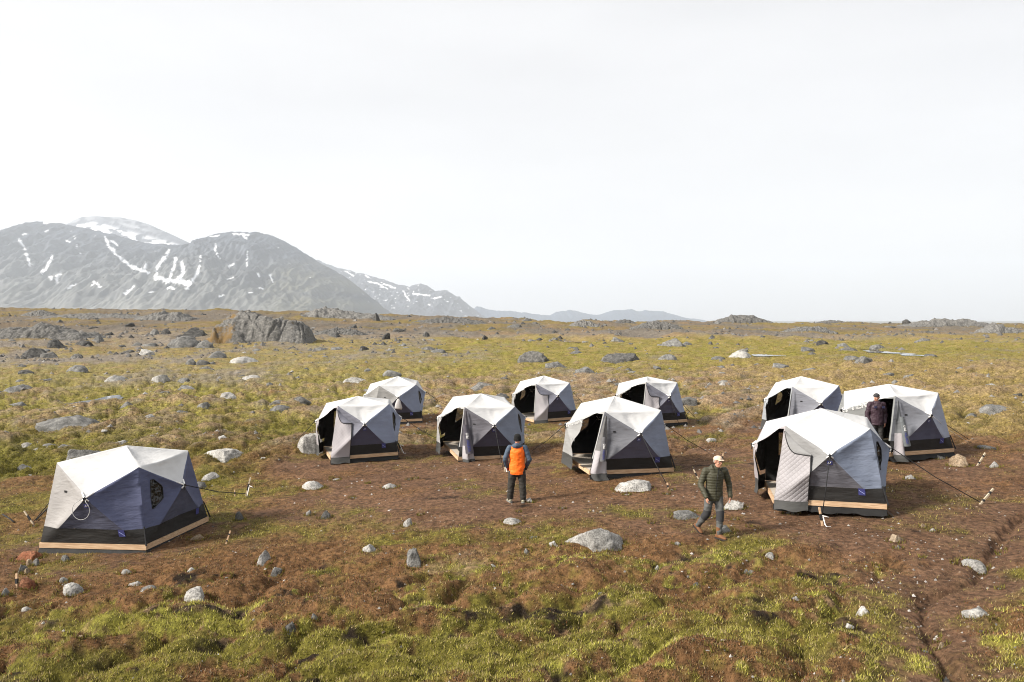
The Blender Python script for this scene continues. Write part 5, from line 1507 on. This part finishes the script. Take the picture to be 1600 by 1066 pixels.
TENTS['T4'] = build_tent('T4', 'twist', C_((.52,.51,.50), (.185,.18,.205), (.31,.34,.39), (.07,.068,.10), (.19,.175,.19), (.15,.14,.17)), 'open tent left of the man in the orange vest, dark printed flap at its door', [('A', (786,735), 'b')], dict(shift=.20, wb=.42, split=.72, print=(.28,.90,-.05,.16,.14,.46), letters=True), 'platform with a thick double front plank under the tent left of the orange-vested man')
TENTS['T5'] = build_tent('T5', 'fold', C_((.48,.475,.46), (.24,.245,.305), (.36,.40,.47), (.09,.09,.14)), 'rear middle tent with a shiny grey flap folded beside its dark doorway', [('B', (928,648), 'b')], dict(w=.58, vt=.70, letters=True), 'platform under the rear middle tent with the shiny grey flap')
TENTS['T6'] = build_tent('T6', 'twist', C_((.50,.50,.49), (.205,.21,.235), (.33,.36,.42), (.10,.10,.145), (.24,.235,.23), (.20,.20,.21)), 'large open tent in the middle front, its flap twisted into a narrow hanging strip', [('A', (1043,762), 'b'), ('B', (1105,708), 'b'), ('Z', (832,706), 'b')], dict(door=(.22,.25,.30,.62), shift=.06, wb=.50, split=.58, print=(.36,.80,-.02,.08,.13,.27), letters=True, skirt=True), 'platform under the large middle tent with the twisted flap')
TENTS['T7'] = build_tent('T7', 'fold', C_((.48,.475,.455), (.25,.255,.31), (.42,.45,.52), (.09,.09,.135)), 'rear tent half hidden behind the large middle tent, flap folded open', [('B', (1092,660), 'b'), ('A', (1062,668), 'b')], dict(w=.58, vt=.64, letters=True), 'platform under the rear tent half hidden behind the large middle one')
TENTS['T8'] = build_tent('T8', 'fold', C_((.50,.46,.47), (.36,.36,.36), (.285,.315,.37), (.125,.125,.145)), 'nearest right tent, its quilted flap spread beside the doorway and a strap down its front', [('A', (1284,812), 'b'), ('B', (1531,788), 'b')], dict(w=.62, vt=.64), 'platform with a bare pale deck at the door of the nearest right tent')
TENTS['T9'] = build_tent('T9', 'open', C_((.50,.53,.56), (.31,.32,.365), (.23,.25,.325), (.08,.08,.12), (.42,.42,.41)), 'tent behind the nearest right tent, pale flap swung outward beside a black doorway', [], dict(shift=.1, wb=.62, split=.6), 'platform hidden behind the nearest right tent')
TENTS['T10'] = build_tent('T10', 'twist', C_((.33,.34,.335), (.25,.26,.295), (.46,.48,.52), (.09,.095,.145), (.24,.25,.26), (.25,.27,.28)), 'wide tent at the right with a man in a dark jacket standing in its doorway', [('A', (1512,693), 'w'), ('B', (1515,690), 'b')], dict(door=(.24,.30,.40,.50), shift=.16, wb=.50, split=.60, print=(.30,.86,.0,.22,.18,.50), letters=True), 'platform under the tent with the man in its doorway')

# things at and in the tents
w = TENTS['T3']['A']; h = Vector(w.hub)+Vector(w.out)*.09
mb = MB(); mb.tube([h+Vector((0,0,-.06)), h+Vector((.01,0,-.14)), h+Vector((.0,0,-.30)), h+Vector((.01,0,-.50)), h+Vector((0,0,-.56))], [(.03,.02),(.09,.05),(.14,.075),(.19,.09),(.17,.07)], 14, ref=(1,0,0))
o = mb.build('cloth_bag', mat('pale_bag', (.42,.40,.39), .8, .1, 6, .4, 30), None, True, origin=tuple(h+Vector((0,0,-.56)))); tag(o, 'pale grey cloth bag hanging from the side of the closed rear left tent', 'bag')
w = TENTS['T1']['A']; h = Vector(w.hub)+Vector(w.out)*.06
mb = MB(); mb.tube([h+Vector((-.02,0,.02))]+[h+Vector((-.05+.19*math.cos(t), -.03, -.24+.21*math.sin(t)-.10*math.cos(t)*0)) for t in np.linspace(math.pi*.75, math.pi*2.30, 18)]+[h+Vector((.03,0,-.03))], .0065, 6)
o = mb.build('rope_loop', mat('grey_cord', (.38,.38,.38), .8), None, True, origin=tuple(h)); tag(o, 'white rope looped down from the front hub of the lone left tent', 'rope')
def lump(name, c, r, m, label, cat, seed=1):
    bm = bmesh.new(); bmesh.ops.create_icosphere(bm, subdivisions=4, radius=1)
    for v in bm.verts:
        p = v.co.copy(); f = 1+.16*mnoise.fractal(p*1.6+Vector((seed,0,0)), 1, 2, 3)
        p = Vector([math.copysign(abs(q)**.75, q) for q in p])
        v.co = Vector((p.x*r[0], p.y*r[1], p.z*r[2]))*f
    me = bpy.data.meshes.new(name); bm.to_mesh(me); bm.free(); me.polygons.foreach_set('use_smooth', [True]*len(me.polygons)); me.materials.append(m)
    o = bpy.data.objects.new(name, me); C.objects.link(o); o.location = c
    return tag(o, label, cat)
def inside(key, u, d, z):
    T = TENTS[key]; p = Vector(T['Z'].flat(np.array(u), np.array(0.0))); c = Vector(T['base']); q = p+(c-p).normalized()*d; q.z = T['base'][2]+z; return q
lump('duffel_bag', inside('T6', .42, .75, .20), (.26,.36,.20), mat('dark_bag', (.045,.048,.045), .8), 'dark duffel bag on the floor inside the door of the large middle tent', 'bag', 2)
lump('sleeping_bag', inside('T6', .30, 1.0, .50), (.16,.22,.20), mat('grey_bag', (.16,.16,.17), .8), 'grey bundled sleeping bag on top of the duffel bag in the large middle tent', 'sleeping bag', 4)
lump('backpack', inside('T4', .78, .80, .42), (.16,.20,.32), mat('green_pack', (.02,.10,.05), .7), 'green backpack standing inside the tent left of the man in the orange vest', 'backpack', 6)
lump('backpack', inside('T4', .60, .80, .40), (.12,.18,.30), mat('red_pack', (.30,.02,.02), .7), 'red backpack leaning on the green one inside the tent', 'backpack', 8)
lump('boot_bag', inside('T4', .42, .40, .13), (.20,.22,.13), mat('black_bag', (.015,.015,.016), .6), 'black gear bag on the deck inside the door left of the orange vest', 'bag', 9)
lump('duffel_bag', inside('T8', .50, .95, .22), (.25,.35,.22), mat('green_bag', (.035,.05,.035), .8), 'dark green duffel bag inside the doorway of the nearest right tent', 'bag', 12)
mb = MB(); c = inside('T6', .62, .30, .012); mb.box(c, (.62, .34, .016), .25)
tag(mb.build('door_mat', mat('brown_mat', (.06,.05,.04), .95), None, origin=tuple(c)), 'dark door mat on the deck of the large middle tent', 'mat')

# ------------------------------------------------------------------ pegs
def peg(top, foot, label, tape=2, w=.045, cords=False, pale=False):
    w *= .8
    """wooden stake driven in at a slant, wound with black tape"""
    p = at(*foot); D = p.y
    t = Vector((p.x+(top[0]-foot[0])*D/FPX, p.y+.05, p.z+max(.12, (foot[1]-top[1])*D/FPX)))
    d = (t-p).normalized()
    root = empty('tent_peg', tuple(p), label, 'tent peg', 'wooden tent pegs with black tape')
    m_ = MB(); m_.beam(p-d*.12, t, w, w*.8, up=(0,1,.1)); m_.build('stake', M_PALEWOOD if pale else M_WOOD, root)
    L = (t-p).length
    m_ = MB()
    for k in range(tape):
        a = .18+.50*k/max(1, tape-1) if tape > 1 else .30
        m_.beam(p+d*L*a, p+d*L*(a+(.11 if tape > 1 else .34)), w*1.2, w*1.05, up=(0,1,.1))
    m_.build('tape', M_TAPE, root)
    if cords:
        m_ = MB()
        m_.tube([p+d*L*.55, p+d*L*.5+Vector((.10,-.03,.01)), p+d*L*.42+Vector((.16,-.03,.02))], .011, 6)
        m_.tube([p+d*L*.5+Vector((.04,-.03,0)), p+d*L*.1+Vector((.05,-.04,0)), p+Vector((.06,-.08,.0)), p+Vector((.14,-.10,.01))], .012, 6)
        m_.build('cord', M_CORD, root, True)
    return root
peg((1281,793), (1285,822), 'dark peg with white cords in front of the nearest right tent', 1, .05, True)
peg((1554,764), (1532,788), 'slanting pale peg with black bands at the end of the long black strap', 2, .05, False, True)
peg((1541,708), (1527,728), 'slanting pale peg with black bands right of the pyramid-shaped stone', 2, .05, False, True)
peg((391,746), (384,775), 'white-topped peg standing right of the lone left tent', 1, .045, True, True)
peg((359,830), (353,850), 'short dark peg at the right corner of the lone left tent', 2, .04)
peg((36,799), (52,819), 'peg with a strap left of the lone left tent', 1, .045, False, True)
peg((24,897), (26,919), 'black and pale peg behind the tilted pinkish slab', 1, .05)
peg((1084,734), (1091,748), 'white-topped peg on bare earth left of the walking man', 1, .045, False, True)
peg((1131,708), (1127,723), 'dark peg behind the head of the walking man', 1, .045)
peg((1043,755), (1044,765), 'small dark peg right of the broad domed boulder', 1, .05)
peg((786,713), (789,737), 'pale peg left of the man in the orange vest', 1, .045, True, True)
peg((618,684), (629,708), 'pale peg leaning at the right corner of the front left tent', 1, .045, True, True)
peg((366,766), (367,776), 'thin black peg between the lone left tent and the white-topped one', 1, .03)

# ------------------------------------------------------------------ loose straps at the lone tent
for pts, lab in (([(78,793),(57,815)], 'black strap from the lone left tent down to the strapped peg'), ([(4,806),(22,818)], 'short black strap lying on the heath at the far left')):
    a = at(*pts[0]); b2 = at(*pts[1])
    mb = MB(); mb.tube([a+Vector((0,0,.04)), (a+b2)/2+Vector((0,0,.05)), b2+Vector((0,0,.04))], .018, 6)
    tag(mb.build('strap', M_ROPE, None, True, origin=tuple(a)), lab, 'strap')

# ------------------------------------------------------------------ people
def solid(mb, voxel, smooth=6, fac=.6):
    """one continuous skin over overlapping limbs"""
    me = mb.mesh('tmp'); o = bpy.data.objects.new('tmp', me); C.objects.link(o)
    m = o.modifiers.new('r', 'REMESH'); m.mode = 'VOXEL'; m.voxel_size = voxel
    if smooth:
        s = o.modifiers.new('s', 'SMOOTH'); s.iterations = smooth; s.factor = fac
    dg = bpy.context.evaluated_depsgraph_get(); dg.update()
    r = bpy.data.meshes.new_from_object(o.evaluated_get(dg))
    bpy.data.objects.remove(o); bpy.data.meshes.remove(me)
    r.polygons.foreach_set('use_smooth', [True]*len(r.polygons))
    return r
def put(name, me, mats, parent, loc=(0,0,0)):
    me.materials.clear()
    for m in (mats if isinstance(mats, (list, tuple)) else [mats]): me.materials.append(m)
    me.name = name
    o = bpy.data.objects.new(name, me); C.objects.link(o)
    if parent is not None: o.parent = parent
    else: o.location = loc
    return o
SKIN = mat('skin', (.46,.23,.155), .55, .08, 12)
def bulgy(pts, rad, n=7):
    """points and radii refined along a limb so that cloth keeps its folds"""
    P = []; Rr = []
    for i in range(len(pts)-1):
        for k in range(n):
            t = k/n
            P.append(Vector(pts[i]).lerp(Vector(pts[i+1]), t)); a, b = rad[i], rad[i+1]
            t2 = t*t*(3-2*t)
            Rr.append(a+(b-a)*t2 if not isinstance(a, tuple) else (a[0]+(b[0]-a[0])*t2, a[1]+(b[1]-a[1])*t2))
    P.append(Vector(pts[-1])); Rr.append(rad[-1]); return P, Rr
def limb(mb, pts, rad, n=12, ref=None):
    P, Rr = bulgy(pts, rad); mb.tube(P, Rr, n, ref=ref)
    for p, r in zip(pts, rad):
        rr = r if not isinstance(r, tuple) else min(r)
        mb.ball(p, rr*.98, 0, 10, 7)
def hand(mb, wrist, d, palm_n, sgn, curl=.5, s=1.0):
    """palm with four fingers and a thumb; d points along the hand, palm_n out of the palm"""
    d = Vector(d).normalized(); pn = Vector(palm_n); pn = (pn-d*pn.dot(d)).normalized(); sd = d.cross(pn)*sgn
    w = Vector(wrist)
    mb.tube([w-d*.02, w+d*.03*s, w+d*.075*s, w+d*.095*s], [(.024*s,.019*s),(.036*s,.018*s),(.041*s,.016*s),(.038*s,.013*s)], 12, ref=sd)
    for k, (off, L) in enumerate(((-.030,.070),(-.010,.080),(.011,.075),(.030,.058))):
        b = w+d*.09*s+sd*off*s
        a1 = d*math.cos(curl*.6)+pn*math.sin(curl*.6); a2 = d*math.cos(curl*1.5)+pn*math.sin(curl*1.5); a3 = d*math.cos(curl*2.2)+pn*math.sin(curl*2.2)
        L *= s
        mb.tube([b-d*.02, b+a1*L*.45, b+a1*L*.45+a2*L*.32, b+a1*L*.45+a2*L*.32+a3*L*.23], [.0098*s,.0092*s,.0085*s,.007*s], 8)
    tb = w+d*.025*s-sd*.03*s
    t1 = (d*.7-sd*.55+pn*.35).normalized()
    mb.tube([tb, tb+t1*.035*s, tb+t1*.035*s+(d*.85-sd*.2+pn*.3).normalized()*.032*s], [.014*s,.011*s,.008*s], 8)
def head(mb, c, fwd, up=(0,0,1), s=1.0):
    """skull, jaw, brow, nose, lips and ears, looking along fwd"""
    f = Vector(fwd).normalized(); u = Vector(up); u = (u-f*u.dot(f)).normalized(); r = f.cross(u)
    def W(a, b, z): return Vector(c)+(r*a+f*b+u*z)*s
    def ell(ctr, ra, rb, rz, nu=16, nv=12):
        t = MB(); t.ball((0,0,0), (ra, rb, rz), 0, nu, nv)
        V = t.v[0]; mb.add([tuple(W(ctr[0]+q[0], ctr[1]+q[1], ctr[2]+q[2])) for q in V], t.f)
    ell((0,-.012,.035), .075, .092, .082)
    ell((0,.018,-.03), .060, .070, .085)
    ell((0,.045,-.085), .036, .036, .028)
    ell((0,.062,.022), .055, .022, .014)
    for sg in (-1, 1):
        ell((sg*.040,.050,-.028), .022, .024, .020)
        ell((sg*.077,-.008,-.005), .010, .020, .031)
    mb.tube([W(0,.080,.018), W(0,.098,-.012), W(0,.106,-.027), W(0,.088,-.036)], [.010*s,.012*s,.016*s,.012*s], 10)
    ell((0,.080,-.058), .025, .012, .007); ell((0,.077,-.069), .022, .012, .008)
    return W
def face_bits(root, W, s=1.0, glasses=False):
    for sg in (-1, 1):
        m_ = MB(); m_.ball(W(sg*.031,.070,.0), .0110*s, 0, 10, 8); e = put('eye', m_.mesh('eye', smooth=True), mat('eye_white', (.6,.58,.55), .3), root)
        m_ = MB(); m_.ball(W(sg*.031,.0775,.0), .0060*s, 0, 8, 6); put('iris', m_.mesh('iris', smooth=True), M_BLACK, e)
    if glasses:
        m_ = MB()
        for sg in (-1, 1):
            ring = [W(sg*(.033)+.026*math.cos(t), .094, .0+.020*math.sin(t)) for t in np.linspace(0, 2*math.pi, 15)]
            m_.tube(ring, .0028, 6); m_.tube([W(sg*.058,.094,.004), W(sg*.078,.0,.008)], .0028, 6)
        m_.tube([W(-.008,.096,.004), W(.008,.096,.004)], .0028, 6)
        put('glasses', m_.mesh('glasses', smooth=True), M_BLACK, root)
def boot(mb, ank, fwd, s=1.0, pitch=0.0):
    f = Vector(fwd).normalized(); f = Vector((f.x*math.cos(pitch), f.y*math.cos(pitch), -math.sin(pitch)))
    sd = f.cross(Vector((0,0,1))).normalized(); u = sd.cross(f)
    a = Vector(ank)
    def W(x, y, z): return a+f*x+sd*y+u*z
    mb.tube([W(-.005,0,.16)*1.0, W(-.01,0,.08), W(-.012,0,.03), W(-.005,0,-.02)], [(.056*s,.054*s),(.055*s,.052*s),(.05*s,.05*s),(.055*s,.05*s)], 12, ref=f)
    P = [W(-.085,0,-.045), W(-.05,0,-.035), W(.02,0,-.03), (W(.09,0,-.045)), W(.15,0,-.055), W(.185,0,-.062)]
    mb.tube(P, [(.028*s,.03*s),(.044*s,.045*s),(.046*s,.05*s),(.05*s,.036*s),(.046*s,.028*s),(.026*s,.018*s)], 12, ref=sd)
def sole(mb, ank, fwd, pitch=0.0):
    f = Vector(fwd).normalized(); f = Vector((f.x*math.cos(pitch), f.y*math.cos(pitch), -math.sin(pitch)))
    sd = f.cross(Vector((0,0,1))).normalized(); u = sd.cross(f); a = Vector(ank)
    out = [(-.095,.022),(-.08,.04),(-.03,.043),(.04,.042),(.10,.052),(.16,.044),(.195,.018)]
    pts = [(x, y) for x, y in out]+[(x, -y) for x, y in out[::-1]]
    top = [tuple(a+f*x+sd*y-u*.068) for x, y in pts]; bo = [tuple(a+f*x+sd*y-u*.092) for x, y in pts]
    n = len(pts); mb.add(top+bo, [tuple(range(n)), tuple(range(2*n-1, n-1, -1))]+[(i, n+i, n+(i+1) % n, (i+1) % n) for i in range(n)])

def make_person(pos, J, label, mats, opts):
    """J: joints relative to the ground point; body in one mesh, clothes over it"""
    root_me = MB(); V = {k: Vector(v) for k, v in J.items()}
    # body
    b = root_me
    tw = opts.get('tw', (1,0,0))
    limb(b, [V['pel'], V['waist'], V['chest'], V['neck']+Vector((0,0,-.06))], [(.155,.105),(.135,.10),(.165,.115),(.085,.075)], 18, ref=tw)
    limb(b, [V['neck']+Vector((0,0,-.06)), V['head']+Vector((0,0,-.06))], [.062,.055], 12)
    for s_ in 'LR':
        limb(b, [V['sh'+s_], V['el'+s_], V['wr'+s_]], [.052,.042,.028])
        limb(b, [V['neck']+Vector((0,0,-.09)), V['sh'+s_]-Vector((0,0,.01))], [.05,.042])
        limb(b, [V['hip'+s_], V['kn'+s_], V['an'+s_]], [.082,.055,.04])
        pt = opts.get('pit'+s_, 0); ff = Vector(opts['ft'+s_]).normalized(); ff = Vector((ff.x*math.cos(pt), ff.y*math.cos(pt), -math.sin(pt))); uu = ff.cross(Vector((0,0,1))).normalized().cross(ff)
        b.tube([V['an'+s_]+uu*.02, V['an'+s_]-uu*.03, V['an'+s_]+ff*.10-uu*.05], [.036,.036,.022], 10)
        if opts.get('hand'+s_):
            h_ = opts['hand'+s_]; hand(b, V['wr'+s_], h_[0], h_[1], h_[2], h_[3])
    W = head(b, V['head'], opts['look'], opts.get('up', (0,0,1)), 1.0)
    body = put('person', solid(b, .0072, 2, .45), SKIN, None, pos)
    tag(body, label, 'person')
    face_bits(body, W, 1.0, opts.get('glasses', False))
    # trousers
    t = MB(); e = opts.get('bag', .016)
    limb(t, [V['waist']+Vector((0,0,-.03)), V['pel'], V['pel']+Vector((0,0,-.07))], [(.150,.115),(.172,.130),(.150,.115)], 18, ref=tw)
    for s_ in 'LR':
        k_, a_ = V['kn'+s_], V['an'+s_]
        limb(t, [V['hip'+s_], V['hip'+s_].lerp(k_, .5), k_, k_.lerp(a_, .5), a_+(k_-a_).normalized()*.03], [.095+e*.5,.080+e,.063+e,.058+e,.052+e], 14)
    me = solid(t, .014, 3, .5)
    off = Vector((7.1, 3.3, 1.7))
    for v in me.vertices:
        p = v.co.copy()
        f = mnoise.fractal(Vector((p.x*9, p.y*9, p.z*16))+off, 1, 2, 3)*.010+math.sin(p.z*46+6*mnoise.noise(p*7))*.0035*(1 if p.z < .55 else .4)
        v.co = p+v.normal*f
    tr = put('trousers', me, mats['trousers'], body)
    if 'patch' in mats:
        for s_ in 'LR':
            k_, a_, h_ = V['kn'+s_], V['an'+s_], V['hip'+s_]
            q = MB(); q.tube([k_.lerp(h_, .16), k_, k_.lerp(a_, .34)], [.079+e, .072+e, .068+e], 14, caps=False)
            put('knee_patch', solid(q, .012, 2) if False else q.mesh('knee_patch', smooth=True), mats['patch'], tr)
    # boots
    for s_ in 'LR':
        q = MB(); boot(q, V['an'+s_], opts['ft'+s_], 1.0, opts.get('pit'+s_, 0)); bo = put('boot', solid(q, .009, 2), mats['boot'], body)
        q = MB(); sole(q, V['an'+s_], opts['ft'+s_], opts.get('pit'+s_, 0)); put('sole', q.mesh('sole'), mats['sole'], bo)
    # jacket
    hem = opts.get('hem', .80); g = opts.get('girth', .03)
    q = MB()
    pz = V['pel']
    bot = Vector((pz.x, pz.y, hem))
    limb(q, [bot, pz+Vector((0,0,.02)), V['waist'], V['chest'], V['chest']+Vector((0,0,.12)), V['neck']+Vector((0,0,-.03))],
         [(.170+g,.125+g),(.172+g,.128+g),(.160+g,.122+g),(.178+g,.125+g),(.150+g*.7,.105+g*.6),(.085,.078)], 22, ref=tw)
    sl = MB()
    for s_ in 'LR':
        d_ = (V['wr'+s_]-V['el'+s_]).normalized()
        seg = [V['sh'+s_].lerp(V['neck'], .25)-Vector((0,0,.02)), V['sh'+s_], V['sh'+s_].lerp(V['el'+s_], .5), V['el'+s_], V['wr'+s_]-d_*.0]
        rr = [.078,.070+g*.25,.061+g*.35,.055+g*.35,.044+g*.25]
        limb(q if not opts.get('two') else sl, seg, rr, 14)
        if opts.get('two'): limb(q, [seg[0], seg[1]-Vector((0,0,.01))], [.075,.055], 12)
    if not opts.get('hood'):
        q.tube([V['neck']+Vector((0,0,-.06)), V['neck']+Vector((0,0,.03))], [.078,.068], 14)
    def finish(mb_, amp, freq, zline=None):
        me = solid(mb_, .012, 3, .5)
        cut = hem+.004
        for v in me.vertices:
            p = v.co.copy()
            f = mnoise.fractal(Vector((p.x*freq, p.y*freq, p.z*freq*1.5))+off, 1, 2, 3)*amp
            if zline: f += zline(p)
            v.co = p+v.normal*f
            if (v.co-Vector((pz.x, pz.y, v.co.z))).length < .34 and mb_ is not sl: v.co.z = max(v.co.z, hem)
        return me
    zl = opts.get('zline')
    ja = put('jacket', finish(q, opts.get('amp', .012), 7.0, zl), mats['jacket'], body)
    if opts.get('two'):
        put('sleeves', finish(sl, .012, 9.0, zl), mats['sleeve'], body)
    if opts.get('hood'):
        q = MB(); n_p = V['neck']; bk = Vector(opts['look'])*-1; bk.z = 0; bk.normalize()
        sd_ = Vector((-bk.y, bk.x, 0))
        q.tube([n_p+sd_*a*.13+bk*(.05+.06*(1-abs(a)))+Vector((0,0,-.03+.03*(1-abs(a)))) for a in np.linspace(-1, 1, 9)], [.035,.05,.062,.07,.074,.07,.062,.05,.035], 12)
        q.ball(n_p+bk*.07+Vector((0,0,-.02)), (.13,.09,.085))
        q.tube([n_p+Vector((0,0,-.07)), n_p+Vector((0,0,.05))], [.095,.085], 14)
        put('hood', solid(q, .012, 4), mats['sleeve'] if opts.get('two') else mats['jacket'], body)
    return body, V, W
def drop(px, py):
    return at(px, py)
# man in the orange vest, back to the viewer
p = drop(808, 785)
OLIVE = mat('dark_olive_cloth', (.040,.040,.026), .75, .15, 9, .5, 30)
J = dict(pel=(0,.0,.93), waist=(0,.0,1.08), chest=(.0,.0,1.32), neck=(.0,.01,1.50), head=(.01,.03,1.645),
         shL=(-.195,.0,1.43), elL=(-.315,-.05,1.14), wrL=(-.255,.08,.93), shR=(.195,.0,1.43), elR=(.315,-.05,1.14), wrR=(.245,.10,.93),
         hipL=(-.095,.0,.90), knL=(-.150,-.02,.50), anL=(-.185,.02,.095), hipR=(.095,.0,.90), knR=(.140,-.02,.50), anR=(.160,-.06,.095))
o_man, V, W = make_person(p, J, 'man in an orange vest with blue sleeves and a black beanie, seen from behind', dict(
    trousers=mat('dark_work_trousers', (.028,.025,.021), .8, .2, 8, .4, 30), boot=mat('pale_shoe', (.32,.30,.22), .7, .2, 20), sole=mat('grey_sole', (.20,.20,.19), .8),
    jacket=mat('orange_vest', (.95,.155,.012), .65, .05, 6, .3, 30), sleeve=mat('blue_grey_shell', (.050,.072,.105), .7, .12, 8, .4, 30)),
    dict(look=(.15,1,-.03), tw=(1,0,0), ftL=(-.35,.94,0), ftR=(.15,.99,0), hem=.745, girth=.036, two=True, hood=True, bag=.032, amp=.014,
         handL=((.25,.55,-.8), (.9,0,.2), 1, .6), handR=((-.2,.55,-.8), (-.9,0,.2), -1, .6)))
mb = MB(); c = V['head']
mb.tube([W(0,-.01,-.02), W(0,-.012,.04), W(0,-.015,.10), W(0,-.018,.135), W(0,-.02,.15)], [(.094,.108),(.095,.110),(.086,.098),(.058,.066),(.02,.02)], 18, ref=(1,.0,0))
mb.tube([W(0,-.01,-.035), W(0,-.01,.015)], [(.099,.113),(.099,.113)], 18, ref=(1,0,0))
put('beanie', solid(mb, .010, 2), mat('black_knit', (.010,.010,.010), .95, .2, 60, .8, 180), o_man)
for s_ in 'LR':
    mb = MB(); dd = Vector((.25 if s_ == 'L' else -.2, .55, -.8)).normalized(); mb.tube([V['wr'+s_]-dd*.03, V['wr'+s_]+dd*.06, V['wr'+s_]+dd*.12], [.040,.048,.040], 12)
    put('glove', solid(mb, .009, 2), mat('red_glove', (.30,.035,.025), .8) if s_ == 'L' else mat('black_glove', (.012,.012,.012), .8), o_man)

# walking man in the olive jacket
p = drop(1116, 838)
J = dict(pel=(-.015,.0,.90), waist=(-.01,.0,1.06), chest=(.0,-.01,1.30), neck=(.03,-.02,1.47), head=(.055,-.045,1.605),
         shL=(-.20,-.02,1.40), elL=(-.305,-.02,1.12), wrL=(-.225,-.20,.885), shR=(.22,.03,1.395), elR=(.325,.07,1.11), wrR=(.325,-.03,.865),
         hipL=(-.105,.0,.87), knL=(-.165,-.03,.50), anL=(-.30,.21,.18), hipR=(.075,.0,.87), knR=(.085,-.14,.50), anR=(.045,-.20,.095))
def puff(q): return .010*abs(math.sin(q.z*2*math.pi/.115))**.6-.004
o_man, V, W = make_person(p, J, 'walking man in an olive quilted jacket, beige cap and grey trousers with dark knees', dict(
    trousers=mat('grey_trekking_cloth', (.082,.083,.080), .8, .12, 8, .4, 30), patch=mat('dark_knee_cloth', (.030,.030,.032), .85), boot=mat('brown_boot', (.155,.070,.030), .7, .2, 15, .3, 30), sole=mat('dark_sole', (.03,.025,.022), .9),
    jacket=mat('olive_quilt', (.048,.046,.028), .6, .15, 7, .3, 30)),
    dict(look=(.52,-.85,-.05), up=(.02,0,1), tw=(1,.15,0), ftL=(.45,-.75,0), pitL=.5, ftR=(.62,-.78,0), hem=.79, girth=.016, bag=.012, amp=.007, zline=puff, glasses=True,
         handL=((.10,-.12,-1), (.9,.1,0), -1, .65), handR=((.0,-.08,-1), (-.9,.2,0), 1, .55)))
mb = MB()
mb.tube([W(0,-.005,.035), W(0,-.008,.075), W(0,-.012,.108), W(0,-.015,.125)], [(.088,.105),(.085,.102),(.062,.076),(.02,.025)], 18, ref=Vector((.85,.52,0)))
for sg in (0,):
    pts = [(-.070,.060,.046),(-.045,.115,.040),(0,.150,.036),(.045,.115,.040),(.070,.060,.046)]
brim = [W(*q) for q in pts]
mb.tube([W(-.06,.07,.045), W(-.035,.10,.042), W(0,.112,.040), W(.035,.10,.042), W(.06,.07,.045)], [(.012,.012),(.038,.010),(.045,.009),(.038,.010),(.012,.012)], 10, ref=Vector((.52,-.85,0)))
put('cap', solid(mb, .0075, 2), mat('beige_cotton', (.56,.44,.33), .85, .08, 20, .3, 60), o_man)
mb = MB(); 
for sg in (-1, 1): mb.ball(W(sg*.062,-.035,.010), (.022,.034,.032))
mb.ball(W(0,-.062,-.005), (.058,.050,.050)); put('hair', mb.mesh('hair', smooth=True), mat('grey_hair', (.25,.22,.19), .8), o_man)
mb = MB(); mb.tube([V['neck']+Vector((.02,-.085,-.03)), V['chest']+Vector((.01,-.170,.0)), V['waist']+Vector((0,-.168,0)), V['pel']+Vector((0,-.175,-.08))], .006, 6)
put('zip', mb.mesh('zip', smooth=True), M_BLACK, o_man)

# man in the doorway of the wide right tent
T = TENTS['T10']; K = T['K']
q = Vector(T['Z'].flat(np.array(.50), np.array(0.))); q = q+(Vector((0,0,0))-Vector((q.x, q.y, 0))).normalized()*.02
dz = Vector(T['base'])
tgt = (1371.5-CX)/FPX
q = Vector((11.08, 23.22, dz.z+.004)); q.x = tgt*q.y
J = dict(pel=(0,.0,.93), waist=(0,.0,1.08), chest=(.0,.0,1.32), neck=(-.01,-.01,1.50), head=(-.025,-.03,1.635),
         shL=(-.20,.0,1.425), elL=(-.275,.02,1.13), wrL=(-.255,-.05,.88), shR=(.20,.0,1.425), elR=(.275,.03,1.13), wrR=(.235,-.04,.87),
         hipL=(-.095,.0,.90), knL=(-.115,-.03,.50), anL=(-.13,.0,.095), hipR=(.095,.0,.90), knR=(.115,-.03,.50), anR=(.125,.0,.095))
PLUM = mat('dark_plum_shell', (.034,.018,.026), .6, .2, 6, .4, 25)
o_man, V, W = make_person(q, J, 'man in a dark plum jacket and grey cap standing in a tent doorway, looking left', dict(
    trousers=mat('charcoal_trousers', (.030,.029,.028), .8, .2, 8), boot=mat('black_boot', (.015,.015,.015), .6), sole=mat('black_sole', (.012,.012,.012), .9), jacket=PLUM),
    dict(look=(-.80,-.58,-.12), tw=(1,0,0), ftL=(-.3,-.95,0), ftR=(.25,-.96,0), hem=.80, girth=.036, bag=.018, amp=.014, hood=False,
         handL=((.0,-.1,-1), (.9,.1,0), -1, .6), handR=((.0,-.1,-1), (-.9,.2,0), 1, .6)))
mb = MB()
mb.tube([W(0,-.005,.025), W(0,-.008,.070), W(0,-.012,.105), W(0,-.015,.128)], [(.090,.108),(.087,.105),(.064,.080),(.02,.025)], 18, ref=Vector((.58,-.80,0)))
put('cap', solid(mb, .009, 2), mat('charcoal_cap', (.035,.035,.038), .8, .1, 20), o_man)
mb = MB(); mb.ball(W(0,-.075,-.02), (.065,.04,.05)); put('hair', mb.mesh('hair', smooth=True), mat('dark_hair', (.03,.025,.02), .8), o_man)
for sx in (-.09, .10):
    mb = MB(); c = V['chest']+Vector((sx*1.25, -.172, .03)); mb.box(c, (.075, .012, .06), .0)
    put('pocket', mb.mesh('pocket'), mat('navy_cloth', (.02,.022,.06), .7), o_man)
